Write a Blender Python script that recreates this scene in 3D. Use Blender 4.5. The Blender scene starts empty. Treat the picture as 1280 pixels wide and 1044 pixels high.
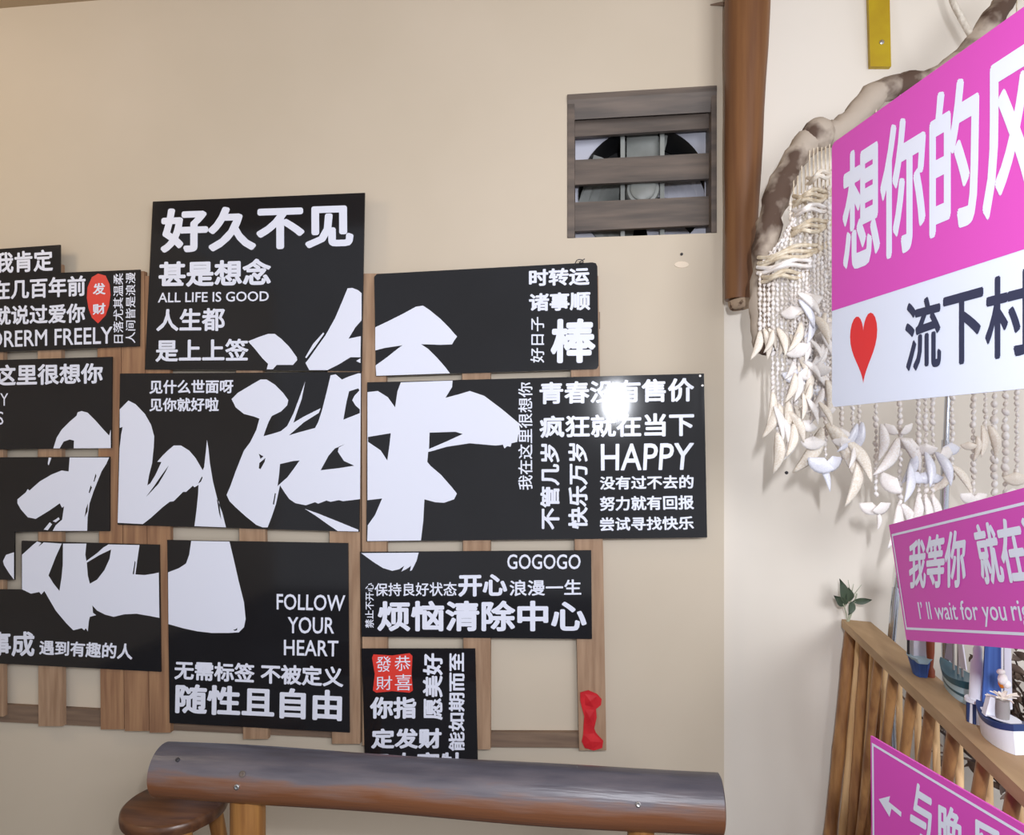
import bpy, math, random
from mathutils import Vector as V
from mathutils.geometry import tessellate_polygon
random.seed(7)
SC = bpy.context.scene
COL = SC.collection

# ------------------------------------------------------------------ camera
CAM = V((0, 0, 1.6)); F = 850.0; YAW = math.atan(100 / 850); HOR = 560.0
cd = bpy.data.cameras.new('camera'); cam = bpy.data.objects.new('camera', cd); COL.objects.link(cam)
cam.location = CAM; cam.rotation_euler = (math.pi / 2, 0, YAW)
cd.sensor_width = 36; cd.lens = 36 * F / 1280; cd.shift_y = (HOR - 522) / 1280; cd.clip_start = 0.02
SC.camera = cam
SC.view_settings.view_transform = 'Standard'; SC.view_settings.look = 'None'
SC.view_settings.gamma = 1; SC.view_settings.exposure = 0.47

# ------------------------------------------------------------------ light
w = bpy.data.worlds.new('daylight'); SC.world = w; w.use_nodes = True
wn = w.node_tree.nodes; wl = w.node_tree.links
bg = wn['Background']; bg.inputs[1].default_value = 0.62
tcw = wn.new('ShaderNodeTexCoord'); sxw = wn.new('ShaderNodeSeparateXYZ'); mrw = wn.new('ShaderNodeMapRange')
rpw = wn.new('ShaderNodeValToRGB')
wl.new(tcw.outputs['Generated'], sxw.inputs[0]); wl.new(sxw.outputs[0], mrw.inputs[0])
mrw.inputs[1].default_value = -1; mrw.inputs[2].default_value = 1
wl.new(mrw.outputs[0], rpw.inputs[0]); wl.new(rpw.outputs[0], bg.inputs[0])
rpw.color_ramp.elements[0].color = (.40, .41, .44, 1); rpw.color_ramp.elements[1].color = (.96, .99, 1.04, 1)

def lamp(name, kind, loc, energy, size, color=(1, 1, 1), look=None, size_y=None):
    ld = bpy.data.lights.new(name, kind); o = bpy.data.objects.new(name, ld); COL.objects.link(o)
    ld.energy = energy; ld.color = color; o.location = loc
    if kind == 'AREA':
        ld.size = size
        if size_y: ld.shape = 'RECTANGLE'; ld.size_y = size_y
    else: ld.shadow_soft_size = size
    if look is not None:
        o.rotation_euler = (V(look) - V(loc)).to_track_quat('-Z', 'Y').to_euler()
    return o
lamp('camera_lamp', 'AREA', (.17, -.05, 1.93), 20.5, .03, (.95, .98, 1.05), (.35, 2.5, 1.85), .17)
lamp('open_front_daylight', 'AREA', (2.2, -2.0, 2.7), 76, 2.2, (.97, .99, 1.04), (0.2, 2.5, 1.8), 1.6)

lamp('warm_ceiling_lamp', 'AREA', (-3.0, 1.15, 3.1), 7.5, .5, (1, .82, .60), (-1.2, 2.5, 2.3))

# ------------------------------------------------------------------ pixel / plane helpers
CR = V((math.cos(YAW), math.sin(YAW), 0)); CF = V((-math.sin(YAW), math.cos(YAW), 0))
def ray(x, y): return CF + CR * ((x - 640) / F) + V((0, 0, (HOR - y) / F))
def at_d(x, y, d): return CAM + ray(x, y) * d
def at_y(x, y, Y): r = ray(x, y); return CAM + r * (Y / r.y)
def at_z(x, y, z): r = ray(x, y); return CAM + r * ((z - CAM.z) / r.z)
class Plane:
    def __init__(s, O, U, Vv=None):
        s.O = V(O); s.U = V(U).normalized()
        vv = V(Vv) if Vv is not None else V((0, 0, 1))
        s.V = (vv - s.U * vv.dot(s.U)).normalized(); s.N = s.U.cross(s.V)
    def px(s, x, y):
        r = ray(x, y); t = (s.O - CAM).dot(s.N) / r.dot(s.N); d = CAM + r * t - s.O
        return (d.dot(s.U), d.dot(s.V))
    def pt(s, uv, h=0): return s.O + s.U * uv[0] + s.V * uv[1] + s.N * h
    def pp(s, x, y, h=0): return s.pt(s.px(x, y), h)
def wallplane(Y): return Plane((0, Y, 1.6), (1, 0, 0))

# ------------------------------------------------------------------ materials
def lin(c):
    return tuple((v / 255 / 12.92 if v <= 10 else ((v / 255 + .055) / 1.055) ** 2.4) for v in c) + (1,)
def mat(name, c, rough=.6, spec=.5, metal=0, c2=None, scale=8, stretch=(1, 1, 1), bump=0, detail=4, lo=.35, hi=.65, coat=0):
    m = bpy.data.materials.new(name); m.use_nodes = True
    n = m.node_tree.nodes; l = m.node_tree.links; b = n['Principled BSDF']
    b.inputs['Base Color'].default_value = lin(c); b.inputs['Roughness'].default_value = rough
    b.inputs['Specular IOR Level'].default_value = spec; b.inputs['Metallic'].default_value = metal
    if coat: b.inputs['Coat Weight'].default_value = coat; b.inputs['Coat Roughness'].default_value = .15
    if c2 or bump:
        tc = n.new('ShaderNodeTexCoord'); mp = n.new('ShaderNodeMapping'); oi = n.new('ShaderNodeObjectInfo')
        l.new(tc.outputs['Object'], mp.inputs[0]); mp.inputs['Scale'].default_value = stretch
        ml = n.new('ShaderNodeMath'); ml.operation = 'MULTIPLY'; ml.inputs[1].default_value = 37
        l.new(oi.outputs['Random'], ml.inputs[0])
        cb = n.new('ShaderNodeCombineXYZ'); [l.new(ml.outputs[0], cb.inputs[i]) for i in range(3)]
        l.new(cb.outputs[0], mp.inputs['Location'])
        nz = n.new('ShaderNodeTexNoise'); nz.inputs['Scale'].default_value = scale; nz.inputs['Detail'].default_value = detail
        l.new(mp.outputs[0], nz.inputs[0])
        if c2:
            rp = n.new('ShaderNodeValToRGB'); e = rp.color_ramp.elements
            e[0].color = lin(c); e[1].color = lin(c2); e[0].position = lo; e[1].position = hi
            l.new(nz.outputs[0], rp.inputs[0]); l.new(rp.outputs[0], b.inputs['Base Color'])
        if bump:
            bp = n.new('ShaderNodeBump'); bp.inputs['Strength'].default_value = bump; bp.inputs['Distance'].default_value = .01
            l.new(nz.outputs[0], bp.inputs['Height']); l.new(bp.outputs[0], b.inputs['Normal'])
    return m
M = {}
M['wall'] = mat('cream_plaster', (208, 195, 177), .85, .2, c2=(203, 190, 171), scale=1.3, bump=.03)
M['wallR'] = mat('pale_plaster', (229, 221, 211), .85, .2, c2=(225, 217, 206), scale=1.3, bump=.03)
M['ceil'] = mat('ceiling_paint', (186, 166, 138), .9, .2, c2=(176, 156, 130), scale=2)
M['floor'] = mat('floor_tile', (104, 106, 112), .6, .3, c2=(92, 94, 100), scale=6)
M['black'] = mat('glossy_black_board', (25, 24, 27), .085, .5, c2=(31, 31, 35), scale=3, lo=.3, hi=.8)
M['white'] = mat('white_print', (230, 234, 250), .35, .4)
M['red'] = mat('red_seal_print', (222, 62, 52), .4, .4)
M['slat'] = mat('pine_slat', (174, 144, 118), .6, .3, c2=(150, 120, 96), scale=9, stretch=(6, 6, .5), bump=.08)
M['slat2'] = mat('knotty_pine_slat', (168, 130, 98), .6, .3, c2=(138, 102, 78), scale=7, stretch=(6, 6, .4), bump=.08)
M['rail'] = mat('dark_pine_rail', (134, 112, 94), .65, .3, c2=(116, 96, 82), scale=9, stretch=(.5, 6, 6), bump=.08)
M['vent'] = mat('weathered_grey_wood', (116, 103, 94), .55, .35, c2=(88, 80, 75), scale=5, stretch=(.6, 4, 6), bump=.08)
M['duct'] = mat('dark_duct_metal', (40, 40, 42), .5, .4, c2=(56, 54, 52), scale=5)
M['fanw'] = mat('grey_white_fan_plate', (200, 200, 212), .45, .4, c2=(176, 176, 186), scale=4)
M['fang'] = mat('grey_fan_metal', (150, 152, 148), .4, .5, c2=(120, 122, 118), scale=6)
M['post'] = mat('brown_varnished_post', (126, 86, 54), .45, .3, c2=(104, 68, 44), scale=5, stretch=(7, 7, .35), bump=.06)
M['raw'] = mat('raw_plaster', (172, 150, 128), .9, .2, c2=(92, 70, 56), scale=38, lo=.55, hi=.66, bump=.3)
M['wood_seat'] = mat('stool_seat_wood', (112, 74, 48), .32, .5, c2=(80, 50, 34), scale=6, stretch=(1, 7, 6), bump=.05)
M['wood_leg'] = mat('stool_leg_wood', (172, 122, 66), .45, .4, c2=(136, 90, 48), scale=6, stretch=(7, 7, .6), bump=.05)
M['ledge'] = mat('brown_ledge_board', (182, 152, 116), .6, .3, c2=(164, 134, 100), scale=5, stretch=(5, .8, 5), bump=.05)
M['caneD'] = mat('brown_bamboo_cane', (178, 132, 84), .42, .45, c2=(128, 86, 56), scale=6, stretch=(5, 5, .9), bump=.06)
M['caneL'] = mat('pale_bamboo_cane', (226, 190, 144), .45, .4, c2=(204, 164, 116), scale=6, stretch=(5, 5, .9), bump=.05)
M['pink'] = mat('magenta_sign_plastic', (216, 82, 186), .38, .3)
M['pinkedge'] = mat('sign_edge_plastic', (150, 96, 150), .5, .3)
M['signwhite'] = mat('white_sign_plastic', (226, 232, 250), .38, .35)
M['navy'] = mat('navy_print', (52, 56, 82), .4, .4)
M['heart'] = mat('red_heart_print', (226, 52, 54), .4, .4)
M['drift'] = mat('driftwood', (176, 162, 148), .8, .2, c2=(88, 70, 60), scale=7, lo=.47, hi=.58, bump=.5)
M['shell'] = mat('white_shell', (240, 236, 236), .4, .4, c2=(226, 216, 208), scale=30)
M['shellc'] = mat('cream_shell', (238, 230, 220), .4, .4, c2=(222, 208, 190), scale=30)
M['shellp'] = mat('pearly_shell', (228, 228, 236), .28, .5, c2=(214, 214, 226), scale=20)
M['cord'] = mat('straw_cord', (224, 212, 192), .8, .2, c2=(198, 180, 154), scale=60)
M['chrome'] = mat('chrome_tube', (206, 210, 220), .18, .5, 1)
M['dkplastic'] = mat('dark_plastic', (52, 50, 54), .5, .4)
M['yellow'] = mat('yellow_paint', (188, 160, 22), .45, .4, c2=(174, 142, 20), scale=9)
M['rope'] = mat('white_rope', (222, 214, 202), .8, .2, c2=(192, 182, 168), scale=70)
M['steel'] = mat('screw_steel', (206, 206, 206), .3, .5, 1)
M['leaf'] = mat('dusty_green_leaf', (74, 88, 70), .5, .4, c2=(54, 66, 52), scale=14)
M['stem'] = mat('pale_stem', (160, 164, 142), .6, .3)
M['ribbon'] = mat('red_ribbon_cloth', (208, 40, 48), .55, .3, c2=(186, 28, 38), scale=14)
M['hullw'] = mat('white_hull_paint', (226, 228, 236), .4, .4)
M['hulln'] = mat('navy_hull_paint', (44, 60, 104), .4, .4)
M['hullt'] = mat('teal_hull_paint', (42, 88, 106), .4, .4)
M['hullb'] = mat('pale_blue_hull_paint', (176, 206, 222), .4, .4)
M['sailb'] = mat('blue_sail_cloth', (72, 104, 172), .6, .3, c2=(50, 76, 140), scale=4, stretch=(20, 20, .5))
M['sailw'] = mat('white_sail_cloth', (216, 214, 226), .6, .3)
M['saill'] = mat('lilac_sail_cloth', (176, 170, 192), .6, .3)
M['orange'] = mat('orange_paint', (232, 130, 40), .5, .3)
M['grey'] = mat('grey_barrel_paint', (136, 130, 128), .6, .3)
M['coral'] = mat('dark_dried_coral', (66, 54, 50), .8, .2, c2=(120, 100, 90), scale=30, lo=.45, hi=.7)
M['dryleaf'] = mat('dried_leaf', (134, 118, 108), .8, .2, c2=(88, 74, 68), scale=12)
M['rustw'] = mat('red_brown_wood', (130, 64, 40), .5, .3)

def log_material():
    m = bpy.data.materials.new('weathered_log_painted_sheen'); m.use_nodes = True
    n = m.node_tree.nodes; l = m.node_tree.links; b = n['Principled BSDF']
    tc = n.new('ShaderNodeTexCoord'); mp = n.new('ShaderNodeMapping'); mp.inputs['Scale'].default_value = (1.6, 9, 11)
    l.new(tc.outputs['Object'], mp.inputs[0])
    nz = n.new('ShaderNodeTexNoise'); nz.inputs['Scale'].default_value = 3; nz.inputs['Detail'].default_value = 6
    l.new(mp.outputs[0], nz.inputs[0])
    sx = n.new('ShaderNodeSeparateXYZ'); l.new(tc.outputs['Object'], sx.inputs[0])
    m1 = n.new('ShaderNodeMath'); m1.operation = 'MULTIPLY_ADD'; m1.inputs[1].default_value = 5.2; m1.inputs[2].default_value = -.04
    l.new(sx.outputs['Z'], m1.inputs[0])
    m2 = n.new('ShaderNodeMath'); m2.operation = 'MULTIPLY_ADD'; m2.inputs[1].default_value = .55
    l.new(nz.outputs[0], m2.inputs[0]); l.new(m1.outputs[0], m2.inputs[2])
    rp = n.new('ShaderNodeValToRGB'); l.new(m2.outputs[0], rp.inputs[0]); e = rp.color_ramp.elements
    e[0].position = .14; e[0].color = lin((126, 80, 52)); e[1].position = .80; e[1].color = lin((66, 62, 68))  # grey above brown: real weathering, plus some reflection painted into the colour
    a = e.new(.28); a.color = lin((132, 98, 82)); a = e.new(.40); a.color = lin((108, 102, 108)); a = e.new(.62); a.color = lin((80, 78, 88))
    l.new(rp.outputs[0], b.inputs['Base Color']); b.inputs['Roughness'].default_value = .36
    mp2 = n.new('ShaderNodeMapping'); mp2.inputs['Scale'].default_value = (2, 24, 30); l.new(tc.outputs['Object'], mp2.inputs[0])
    n2 = n.new('ShaderNodeTexNoise'); n2.inputs['Scale'].default_value = 3; l.new(mp2.outputs[0], n2.inputs[0])
    bp = n.new('ShaderNodeBump'); bp.inputs['Strength'].default_value = .2; bp.inputs['Distance'].default_value = .01
    l.new(n2.outputs[0], bp.inputs['Height']); l.new(bp.outputs[0], b.inputs['Normal'])
    return m
M['log'] = log_material()

# ------------------------------------------------------------------ geometry (world space lists)
def merge(*gs):
    vs, fs = [], []
    for g in gs:
        k = len(vs); vs += list(g[0]); fs += [tuple(i + k for i in f) for f in g[1]]
    return vs, fs
def box8(c):     # 4 front corners then 4 back corners
    return list(c), [(0, 1, 2, 3), (7, 6, 5, 4), (0, 4, 5, 1), (1, 5, 6, 2), (2, 6, 7, 3), (3, 7, 4, 0)]
def box(a, b):
    x0, y0, z0 = a; x1, y1, z1 = b
    return box8([V(p) for p in ((x0, y0, z0), (x1, y0, z0), (x1, y0, z1), (x0, y0, z1), (x0, y1, z0), (x1, y1, z0), (x1, y1, z1), (x0, y1, z1))])
def slab(pl, uvs, h0, h1):   # polygon (uv, ccw) extruded along plane normal
    ar = sum(uvs[i][0] * uvs[(i + 1) % len(uvs)][1] - uvs[(i + 1) % len(uvs)][0] * uvs[i][1] for i in range(len(uvs)))
    if ar < 0: uvs = uvs[::-1]
    n = len(uvs); top = [pl.pt(q, h1) for q in uvs]; bot = [pl.pt(q, h0) for q in uvs]
    tri = tessellate_polygon([[V((q[0], q[1], 0)) for q in uvs]])
    fs = []
    for t in tri:
        a, b, c = t
        s = (uvs[b][0] - uvs[a][0]) * (uvs[c][1] - uvs[a][1]) - (uvs[c][0] - uvs[a][0]) * (uvs[b][1] - uvs[a][1])
        if s < 0: t = (a, c, b)
        fs.append(tuple(t)); fs.append(tuple(n + i for i in reversed(t)))
    for i in range(n):
        j = (i + 1) % n; fs.append((i, n + i, n + j, j))
    return top + bot, fs
def flat(pl, loops, h):      # printed shape with holes
    pts = [q for lp in loops for q in lp]
    tri = tessellate_polygon([[V((q[0], q[1], 0)) for q in lp] for lp in loops]); fs = []
    for t in tri:
        a, b, c = (pts[i] for i in t)
        s = (b[0] - a[0]) * (c[1] - a[1]) - (c[0] - a[0]) * (b[1] - a[1])
        if abs(s) < 1e-12: continue
        fs.append(tuple(t) if s > 0 else (t[0], t[2], t[1]))
    return [pl.pt(q, h) for q in pts], fs
def tube(pts, rad, seg=10, cap=True, flatten=1.0):
    pts = [V(p) for p in pts]; n = len(pts)
    if not hasattr(rad, '__len__'): rad = [rad] * n
    vs, fs = [], []; ref = None
    for i, p in enumerate(pts):
        d = (pts[min(i + 1, n - 1)] - pts[max(i - 1, 0)]).normalized()
        if ref is None: ref = d.orthogonal().normalized()
        ref = (ref - d * ref.dot(d)).normalized(); b = d.cross(ref)
        for k in range(seg):
            a = 2 * math.pi * k / seg
            vs.append(p + ref * (math.cos(a) * rad[i]) + b * (math.sin(a) * rad[i] * flatten))
    for i in range(n - 1):
        for k in range(seg):
            k2 = (k + 1) % seg
            fs.append((i * seg + k, i * seg + k2, (i + 1) * seg + k2, (i + 1) * seg + k))
    if cap: fs.append(tuple(range(seg))[::-1]); fs.append(tuple((n - 1) * seg + k for k in range(seg)))
    return vs, fs
def lathe(c, prof, seg=32, axis=(0, 0, 1)):
    ax = V(axis).normalized(); a = ax.orthogonal().normalized(); b = ax.cross(a); c = V(c); vs, fs = [], []; n = len(prof)
    for r, h in prof:
        for k in range(seg):
            t = 2 * math.pi * k / seg; vs.append(c + ax * h + a * (r * math.cos(t)) + b * (r * math.sin(t)))
    for i in range(n - 1):
        for k in range(seg):
            k2 = (k + 1) % seg; fs.append((i * seg + k, i * seg + k2, (i + 1) * seg + k2, (i + 1) * seg + k))
    fs.append(tuple(range(seg))[::-1]); fs.append(tuple((n - 1) * seg + k for k in range(seg)))
    return vs, fs
def ball(c, r, seg=8, rings=5, sq=(1, 1, 1)):
    c = V(c); vs = [c + V((0, 0, r * sq[2]))]; fs = []
    for i in range(1, rings):
        t = math.pi * i / rings
        for k in range(seg):
            a = 2 * math.pi * k / seg
            vs.append(c + V((r * sq[0] * math.sin(t) * math.cos(a), r * sq[1] * math.sin(t) * math.sin(a), r * sq[2] * math.cos(t))))
    vs.append(c - V((0, 0, r * sq[2])))
    for k in range(seg):
        k2 = (k + 1) % seg; fs.append((0, 1 + k, 1 + k2)); L = len(vs) - 1; o = 1 + (rings - 2) * seg
        fs.append((L, o + k2, o + k))
    for i in range(rings - 2):
        for k in range(seg):
            k2 = (k + 1) % seg; o = 1 + i * seg
            fs.append((o + k, o + seg + k, o + seg + k2, o + k2))
    return vs, fs
def smooth_path(pts, n=4):
    pts = [V(p) for p in pts]; out = []
    for i in range(len(pts) - 1):
        p0 = pts[max(i - 1, 0)]; p1 = pts[i]; p2 = pts[i + 1]; p3 = pts[min(i + 2, len(pts) - 1)]
        for k in range(n):
            t = k / n
            out.append(.5 * ((2 * p1) + (p2 - p0) * t + (2 * p0 - 5 * p1 + 4 * p2 - p3) * t * t + (3 * p1 - p0 - 3 * p2 + p3) * t ** 3))
    out.append(pts[-1]); return out

# ------------------------------------------------------------------ object helpers
WP = {}     # world position of every object built, so children can be stored relative to it
def tag(o, label=None, cat=None, group=None, kind=None):
    for k, v in (('label', label), ('category', cat), ('group', group), ('kind', kind)):
        if v: o[k] = v
    return o
def obj(name, geo, m, parent=None, org=None, smooth=False, label=None, cat=None, group=None, kind=None):
    vs, fs = geo
    if org is None:
        if parent is not None: org = WP[parent.name]
        else:
            lo = [min(v[i] for v in vs) for i in range(3)]; hi = [max(v[i] for v in vs) for i in range(3)]
            org = V(((lo[0] + hi[0]) / 2, (lo[1] + hi[1]) / 2, lo[2]))
    org = V(org)
    me = bpy.data.meshes.new(name); me.from_pydata([tuple(v - org) for v in vs], [], fs)
    for mm in (m if isinstance(m, (list, tuple)) else [m]): me.materials.append(M[mm] if isinstance(mm, str) else mm)
    if smooth:
        me.polygons.foreach_set('use_smooth', [True] * len(me.polygons))
        me.set_sharp_from_angle(angle=math.radians(50))
    me.update()
    o = bpy.data.objects.new(name, me); COL.objects.link(o); WP[o.name] = org
    if parent is not None: o.parent = parent; o.location = org - WP[parent.name]
    else: o.location = org
    return tag(o, label, cat, group, kind)
def thing(name, loc, label, cat, group=None):
    o = bpy.data.objects.new(name, None); COL.objects.link(o); o.location = V(loc); o.empty_display_size = .05
    WP[o.name] = V(loc); return tag(o, label, cat, group)
def copy_tree(o, parent=None):
    c = o.copy(); COL.objects.link(c); c.parent = parent
    for ch in list(o.children): copy_tree(ch, c)
    return c

_tc = {}
def glyphs(s):
    if s in _tc: return _tc[s]
    c = bpy.data.curves.new('text', 'FONT'); c.body = s; c.resolution_u = 3
    o = bpy.data.objects.new('text', c); COL.objects.link(o)
    dg = bpy.context.evaluated_depsgraph_get(); dg.update()
    me = bpy.data.meshes.new_from_object(o.evaluated_get(dg))
    vs = [(v.co.x, v.co.y) for v in me.vertices]; fs = [tuple(p.vertices) for p in me.polygons]
    bpy.data.objects.remove(o); bpy.data.curves.remove(c); bpy.data.meshes.remove(me)
    _tc[s] = (vs, fs); return vs, fs
def text(pl, s, quad, h, bold=.02):
    """ink of string s fitted to a quad (TL, TR, BR, BL in plane uv)"""
    vs, fs = glyphs(s)
    x0 = min(v[0] for v in vs) - bold; x1 = max(v[0] for v in vs) + bold
    y0 = min(v[1] for v in vs) - bold; y1 = max(v[1] for v in vs) + bold
    TL, TR, BR, BL = quad; gs = []
    nb = 10 if bold >= .026 else 6
    for li, (dx, dy) in enumerate([(math.cos(math.pi * (2 * i + .5) / nb), math.sin(math.pi * (2 * i + .5) / nb)) for i in range(nb)] if bold else ((0, 0),)):
        out = []
        for x, y in vs:
            a = (x + dx * bold - x0) / (x1 - x0); b = (y + dy * bold - y0) / (y1 - y0)
            q = [(1 - b) * ((1 - a) * BL[i] + a * BR[i]) + b * ((1 - a) * TL[i] + a * TR[i]) for i in (0, 1)]
            out.append(pl.pt(q, h + li * .00006))
        ff = []
        for f in fs:
            n = (out[f[1]] - out[f[0]]).cross(out[f[2]] - out[f[0]])
            ff.append(f if n.dot(pl.N) >= 0 else f[::-1])
        gs.append((out, ff))
    return merge(*gs)

# ------------------------------------------------------------------ the room
WY = 2.5
def wl_(x, y, Y=WY): return at_y(x, y, Y)
cx = wl_(905, 560).x                     # corner where the panel wall ends
va, vb = wl_(706, 298), wl_(897, 112)    # fan opening
vx0, vx1, vz0, vz1 = va.x, vb.x, va.z, vb.z
vx0 = wl_(709, 200).x; vx1 = wl_(896, 200).x; vz0 = (wl_(706, 298).z + wl_(901, 291).z) / 2; vz1 = (wl_(711, 120).z + wl_(893, 107).z) / 2
ZC = wl_(30, 8).z
XL = -3.6; XR = 3.2
obj('wall_front', merge(box((XL, WY, 0), (vx0, WY + .3, ZC)), box((vx1, WY, 0), (cx, WY + .3, ZC)),
    box((vx0, WY, 0), (vx1, WY + .3, vz0)), box((vx0, WY, vz1), (vx1, WY + .3, ZC))), 'wall', kind='structure')
obj('wall_right', box((cx, WY + .03, 0), (XR, WY + .3, ZC)), 'wallR', kind='structure')
obj('wall_left', box((XL - .2, -2.5, 0), (XL, WY + .3, ZC)), 'wall', kind='structure')
obj('floor', box((XL - .2, -2.5, -.2), (XR, WY + .3, 0)), 'floor', kind='structure')
obj('ceiling', box((XL - .2, -.4, ZC), (XR, WY + .3, ZC + .15)), 'ceil', kind='structure')

# ------------------------------------------------------------------ slat racks
PB = wallplane(WY - .048)                # board faces
def q4(pl, pts): return [pl.px(*p) for p in pts]
PS = wallplane(WY - .04); PR = wallplane(WY - .02)
def rack(label, org_px, slats, rails):
    p = wl_(*org_px, WY - .02); t = thing('slat_rack', p, label, 'wooden rack', 'slat racks on the wall')
    for r in rails: obj('rail', slab(PR, q4(PR, r), -.02, 0), 'rail', t)
    for i, s in enumerate(slats):
        mm = 'slat2' if s[4:] else 'slat'
        x0, x1, x2, x3 = s[0]; y0, y1 = s[1], s[2]
        obj('slat', slab(PS, q4(PS, [(x0, y0), (x1, y0), (x2, y1), (x3, y1)]), -.02, 0), mm, t)
rack('wide pine slat rack on the wall carrying the left-hand black boards', (215, 910),
     [((-95, -65, -65, -95), 330, 895, 0), ((-32, 4, 4, -32), 325, 896, 0), ((47, 76, 78, 48), 330, 908, 0), ((121, 150, 155, 126), 345, 912, 0, 1),
      ((151, 180, 186, 156), 339, 914, 0, 1), ((181, 212, 213, 187), 345, 916, 0, 1), ((292, 326, 335, 304), 300, 924, 0), ((408, 450, 450, 415), 330, 930, 0)],
     [[(-95, 876), (450, 905), (450, 924), (-95, 898)], [(-95, 640), (450, 648), (450, 662), (-95, 654)], [(-95, 395), (450, 380), (450, 400), (-95, 415)]])
rack('narrow pine slat rack on the wall carrying the right-hand black boards', (600, 930),
     [((452, 482, 484, 453), 342, 932, 0), ((577, 613, 613, 580), 350, 937, 0), ((711, 748, 758, 724), 345, 938, 0)],
     [[(455, 915), (757, 916), (757, 935), (455, 933)], [(455, 645), (757, 645), (757, 660), (455, 660)], [(455, 400), (750, 390), (750, 410), (455, 420)]])

# ------------------------------------------------------------------ black boards
def C(o, s): return lambda p: (o[0] + p[0] / s, o[1] + p[1] / s)
def board(label, outline, texts, strokes=(), seals=(), screws=()):
    pl = PB; b = obj('lettered_board', slab(pl, [pl.px(*p) for p in outline], -.006, 0), 'black',
                     label=label, cat='sign board', group='black lettered boards on the slat racks')
    if texts:
        for s, q, bd in texts: obj('text_line', text(pl, s, [pl.px(*p) for p in q], .0008, bd), 'white', b, label='line of white lettering')
    for st in strokes:
        obj('brush_stroke', flat(pl, [[pl.px(*p) for p in lp] for lp in st], .0005), 'white', b, label='white brush calligraphy stroke')
    for poly, stx in seals:
        sl = obj('seal', flat(pl, [[pl.px(*p) for p in poly]], .0006), 'red', b, label='red seal stamp')
        for s, q, bd in stx: obj('seal_character', text(pl, s, [pl.px(*p) for p in q], .0010, bd), 'white', sl, label='white seal character')
    for sx in screws:
        obj('screw', lathe(pl.pp(*sx), [(.005, 0), (.005, .0015), (.003, .0025)], 10, pl.N), 'steel', b)
    return b
def rows(f, lst):
    out = []
    for it in lst:
        s, q = it[0], it[1]; bd = it[2] if len(it) > 2 else .028
        if len(q) == 4 and not isinstance(q[0], tuple):      # vertical, reads upward: x0, x1, ytop, ybottom
            x0, x1, yt, yb = q; q = [(x0, yb), (x0, yt), (x1, yt), (x1, yb)]
        out.append((s, [f(p) for p in q], bd))
    return out
def sm(f, pts): return [f(p) for p in pts]

f = C((0, 290), 5.219)
board('black stepped board at far left with a red pointed seal',
      [(-70, 316), (75, 306), (75, 341), (175, 337), (174, 433), (-70, 443)],
      rows(f, [('我肯定', [(-35, 135), (345, 112), (347, 255), (-35, 272)]), ('在几百年前', [(-50, 318), (560, 283), (560, 418), (-50, 445)]),
               ('就说过爱你', [(-45, 485), (557, 465), (557, 592), (-45, 610)]), ('DRERM FREELY', [(-60, 650), (735, 618), (735, 728), (-60, 755)], .012),
               ('日落尤其温柔', (740, 805, 270, 725), .012), ('人间皆是浪漫', (820, 885, 265, 725), .012)]),
      seals=[(sm(f, [(640, 272), (690, 285), (715, 340), (722, 410), (712, 480), (690, 545), (640, 597), (600, 560), (578, 500), (567, 430), (572, 360), (600, 295)]),
              rows(f, [('发', [(606, 338), (688, 330), (690, 408), (608, 412)]), ('财', [(604, 472), (690, 462), (690, 535), (606, 542)])]))])
f = C((170, 230), 4.177)
board('tall black board at the top, big four-character headline above ALL LIFE IS GOOD',
      [(191, 252), (456, 241), (452, 464), (181, 462)],
      rows(f, [('好久不见', [(130, 130), (1135, 98), (1137, 330), (128, 362)], .040), ('甚是想念', [(120, 405), (706, 388), (706, 530), (118, 540)], .036),
               ('ALL LIFE IS GOOD', [(117, 568), (694, 560), (694, 612), (115, 620)], .012), ('人生都', [(110, 655), (465, 645), (465, 768), (106, 770)]),
               ('是上上签', [(104, 812), (588, 808), (588, 925), (102, 930)])]),
      [[sm(f, [(585, 822), (640, 800), (690, 783), (725, 783), (760, 810), (800, 850), (840, 905), (842, 920), (820, 945), (735, 945), (715, 968), (683, 968), (690, 940), (660, 910), (620, 860)])],
       [sm(f, [(1105, 545), (1130, 543), (1160, 555), (1178, 570), (1178, 712), (1145, 750), (1110, 808), (1174, 795), (1172, 905), (1120, 905), (1060, 942), (1000, 972), (905, 972), (885, 935), (905, 910), (940, 860), (990, 790), (1040, 700), (1070, 630)])],
       [sm(f, [(884, 905), (925, 835), (978, 776), (983, 782), (935, 850), (890, 910)])], [sm(f, [(1150, 925), (1172, 910), (1172, 935)])]])
f = C((440, 310), 3.879)
board('round-cornered black board right of the tall one, with an empty dark centre',
      sm(f, [(108, 140), (120, 126), (1165, 70), (1182, 74), (1190, 90), (1196, 570), (1188, 585), (1175, 588), (116, 622)]),
      rows(f, [('时转运', [(858, 105), (1152, 92), (1152, 180), (858, 187)], .036), ('诸事顺', [(858, 222), (1156, 210), (1156, 302), (858, 308)], .036),
               ('好日子', (865, 932, 335, 557), .012), ('棒', [(965, 345), (1180, 340), (1182, 557), (962, 560)], .034)]),
      [[sm(f, [(113, 385), (170, 358), (250, 318), (310, 285), (345, 280), (375, 300), (430, 345), (470, 385), (500, 420), (510, 430), (495, 450), (485, 468), (430, 470), (335, 467), (370, 490), (410, 530), (450, 575), (475, 608), (118, 620), (115, 570), (170, 530), (220, 490), (245, 472), (160, 485), (113, 497)])]])
f = C((0, 430), 4.014)
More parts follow.
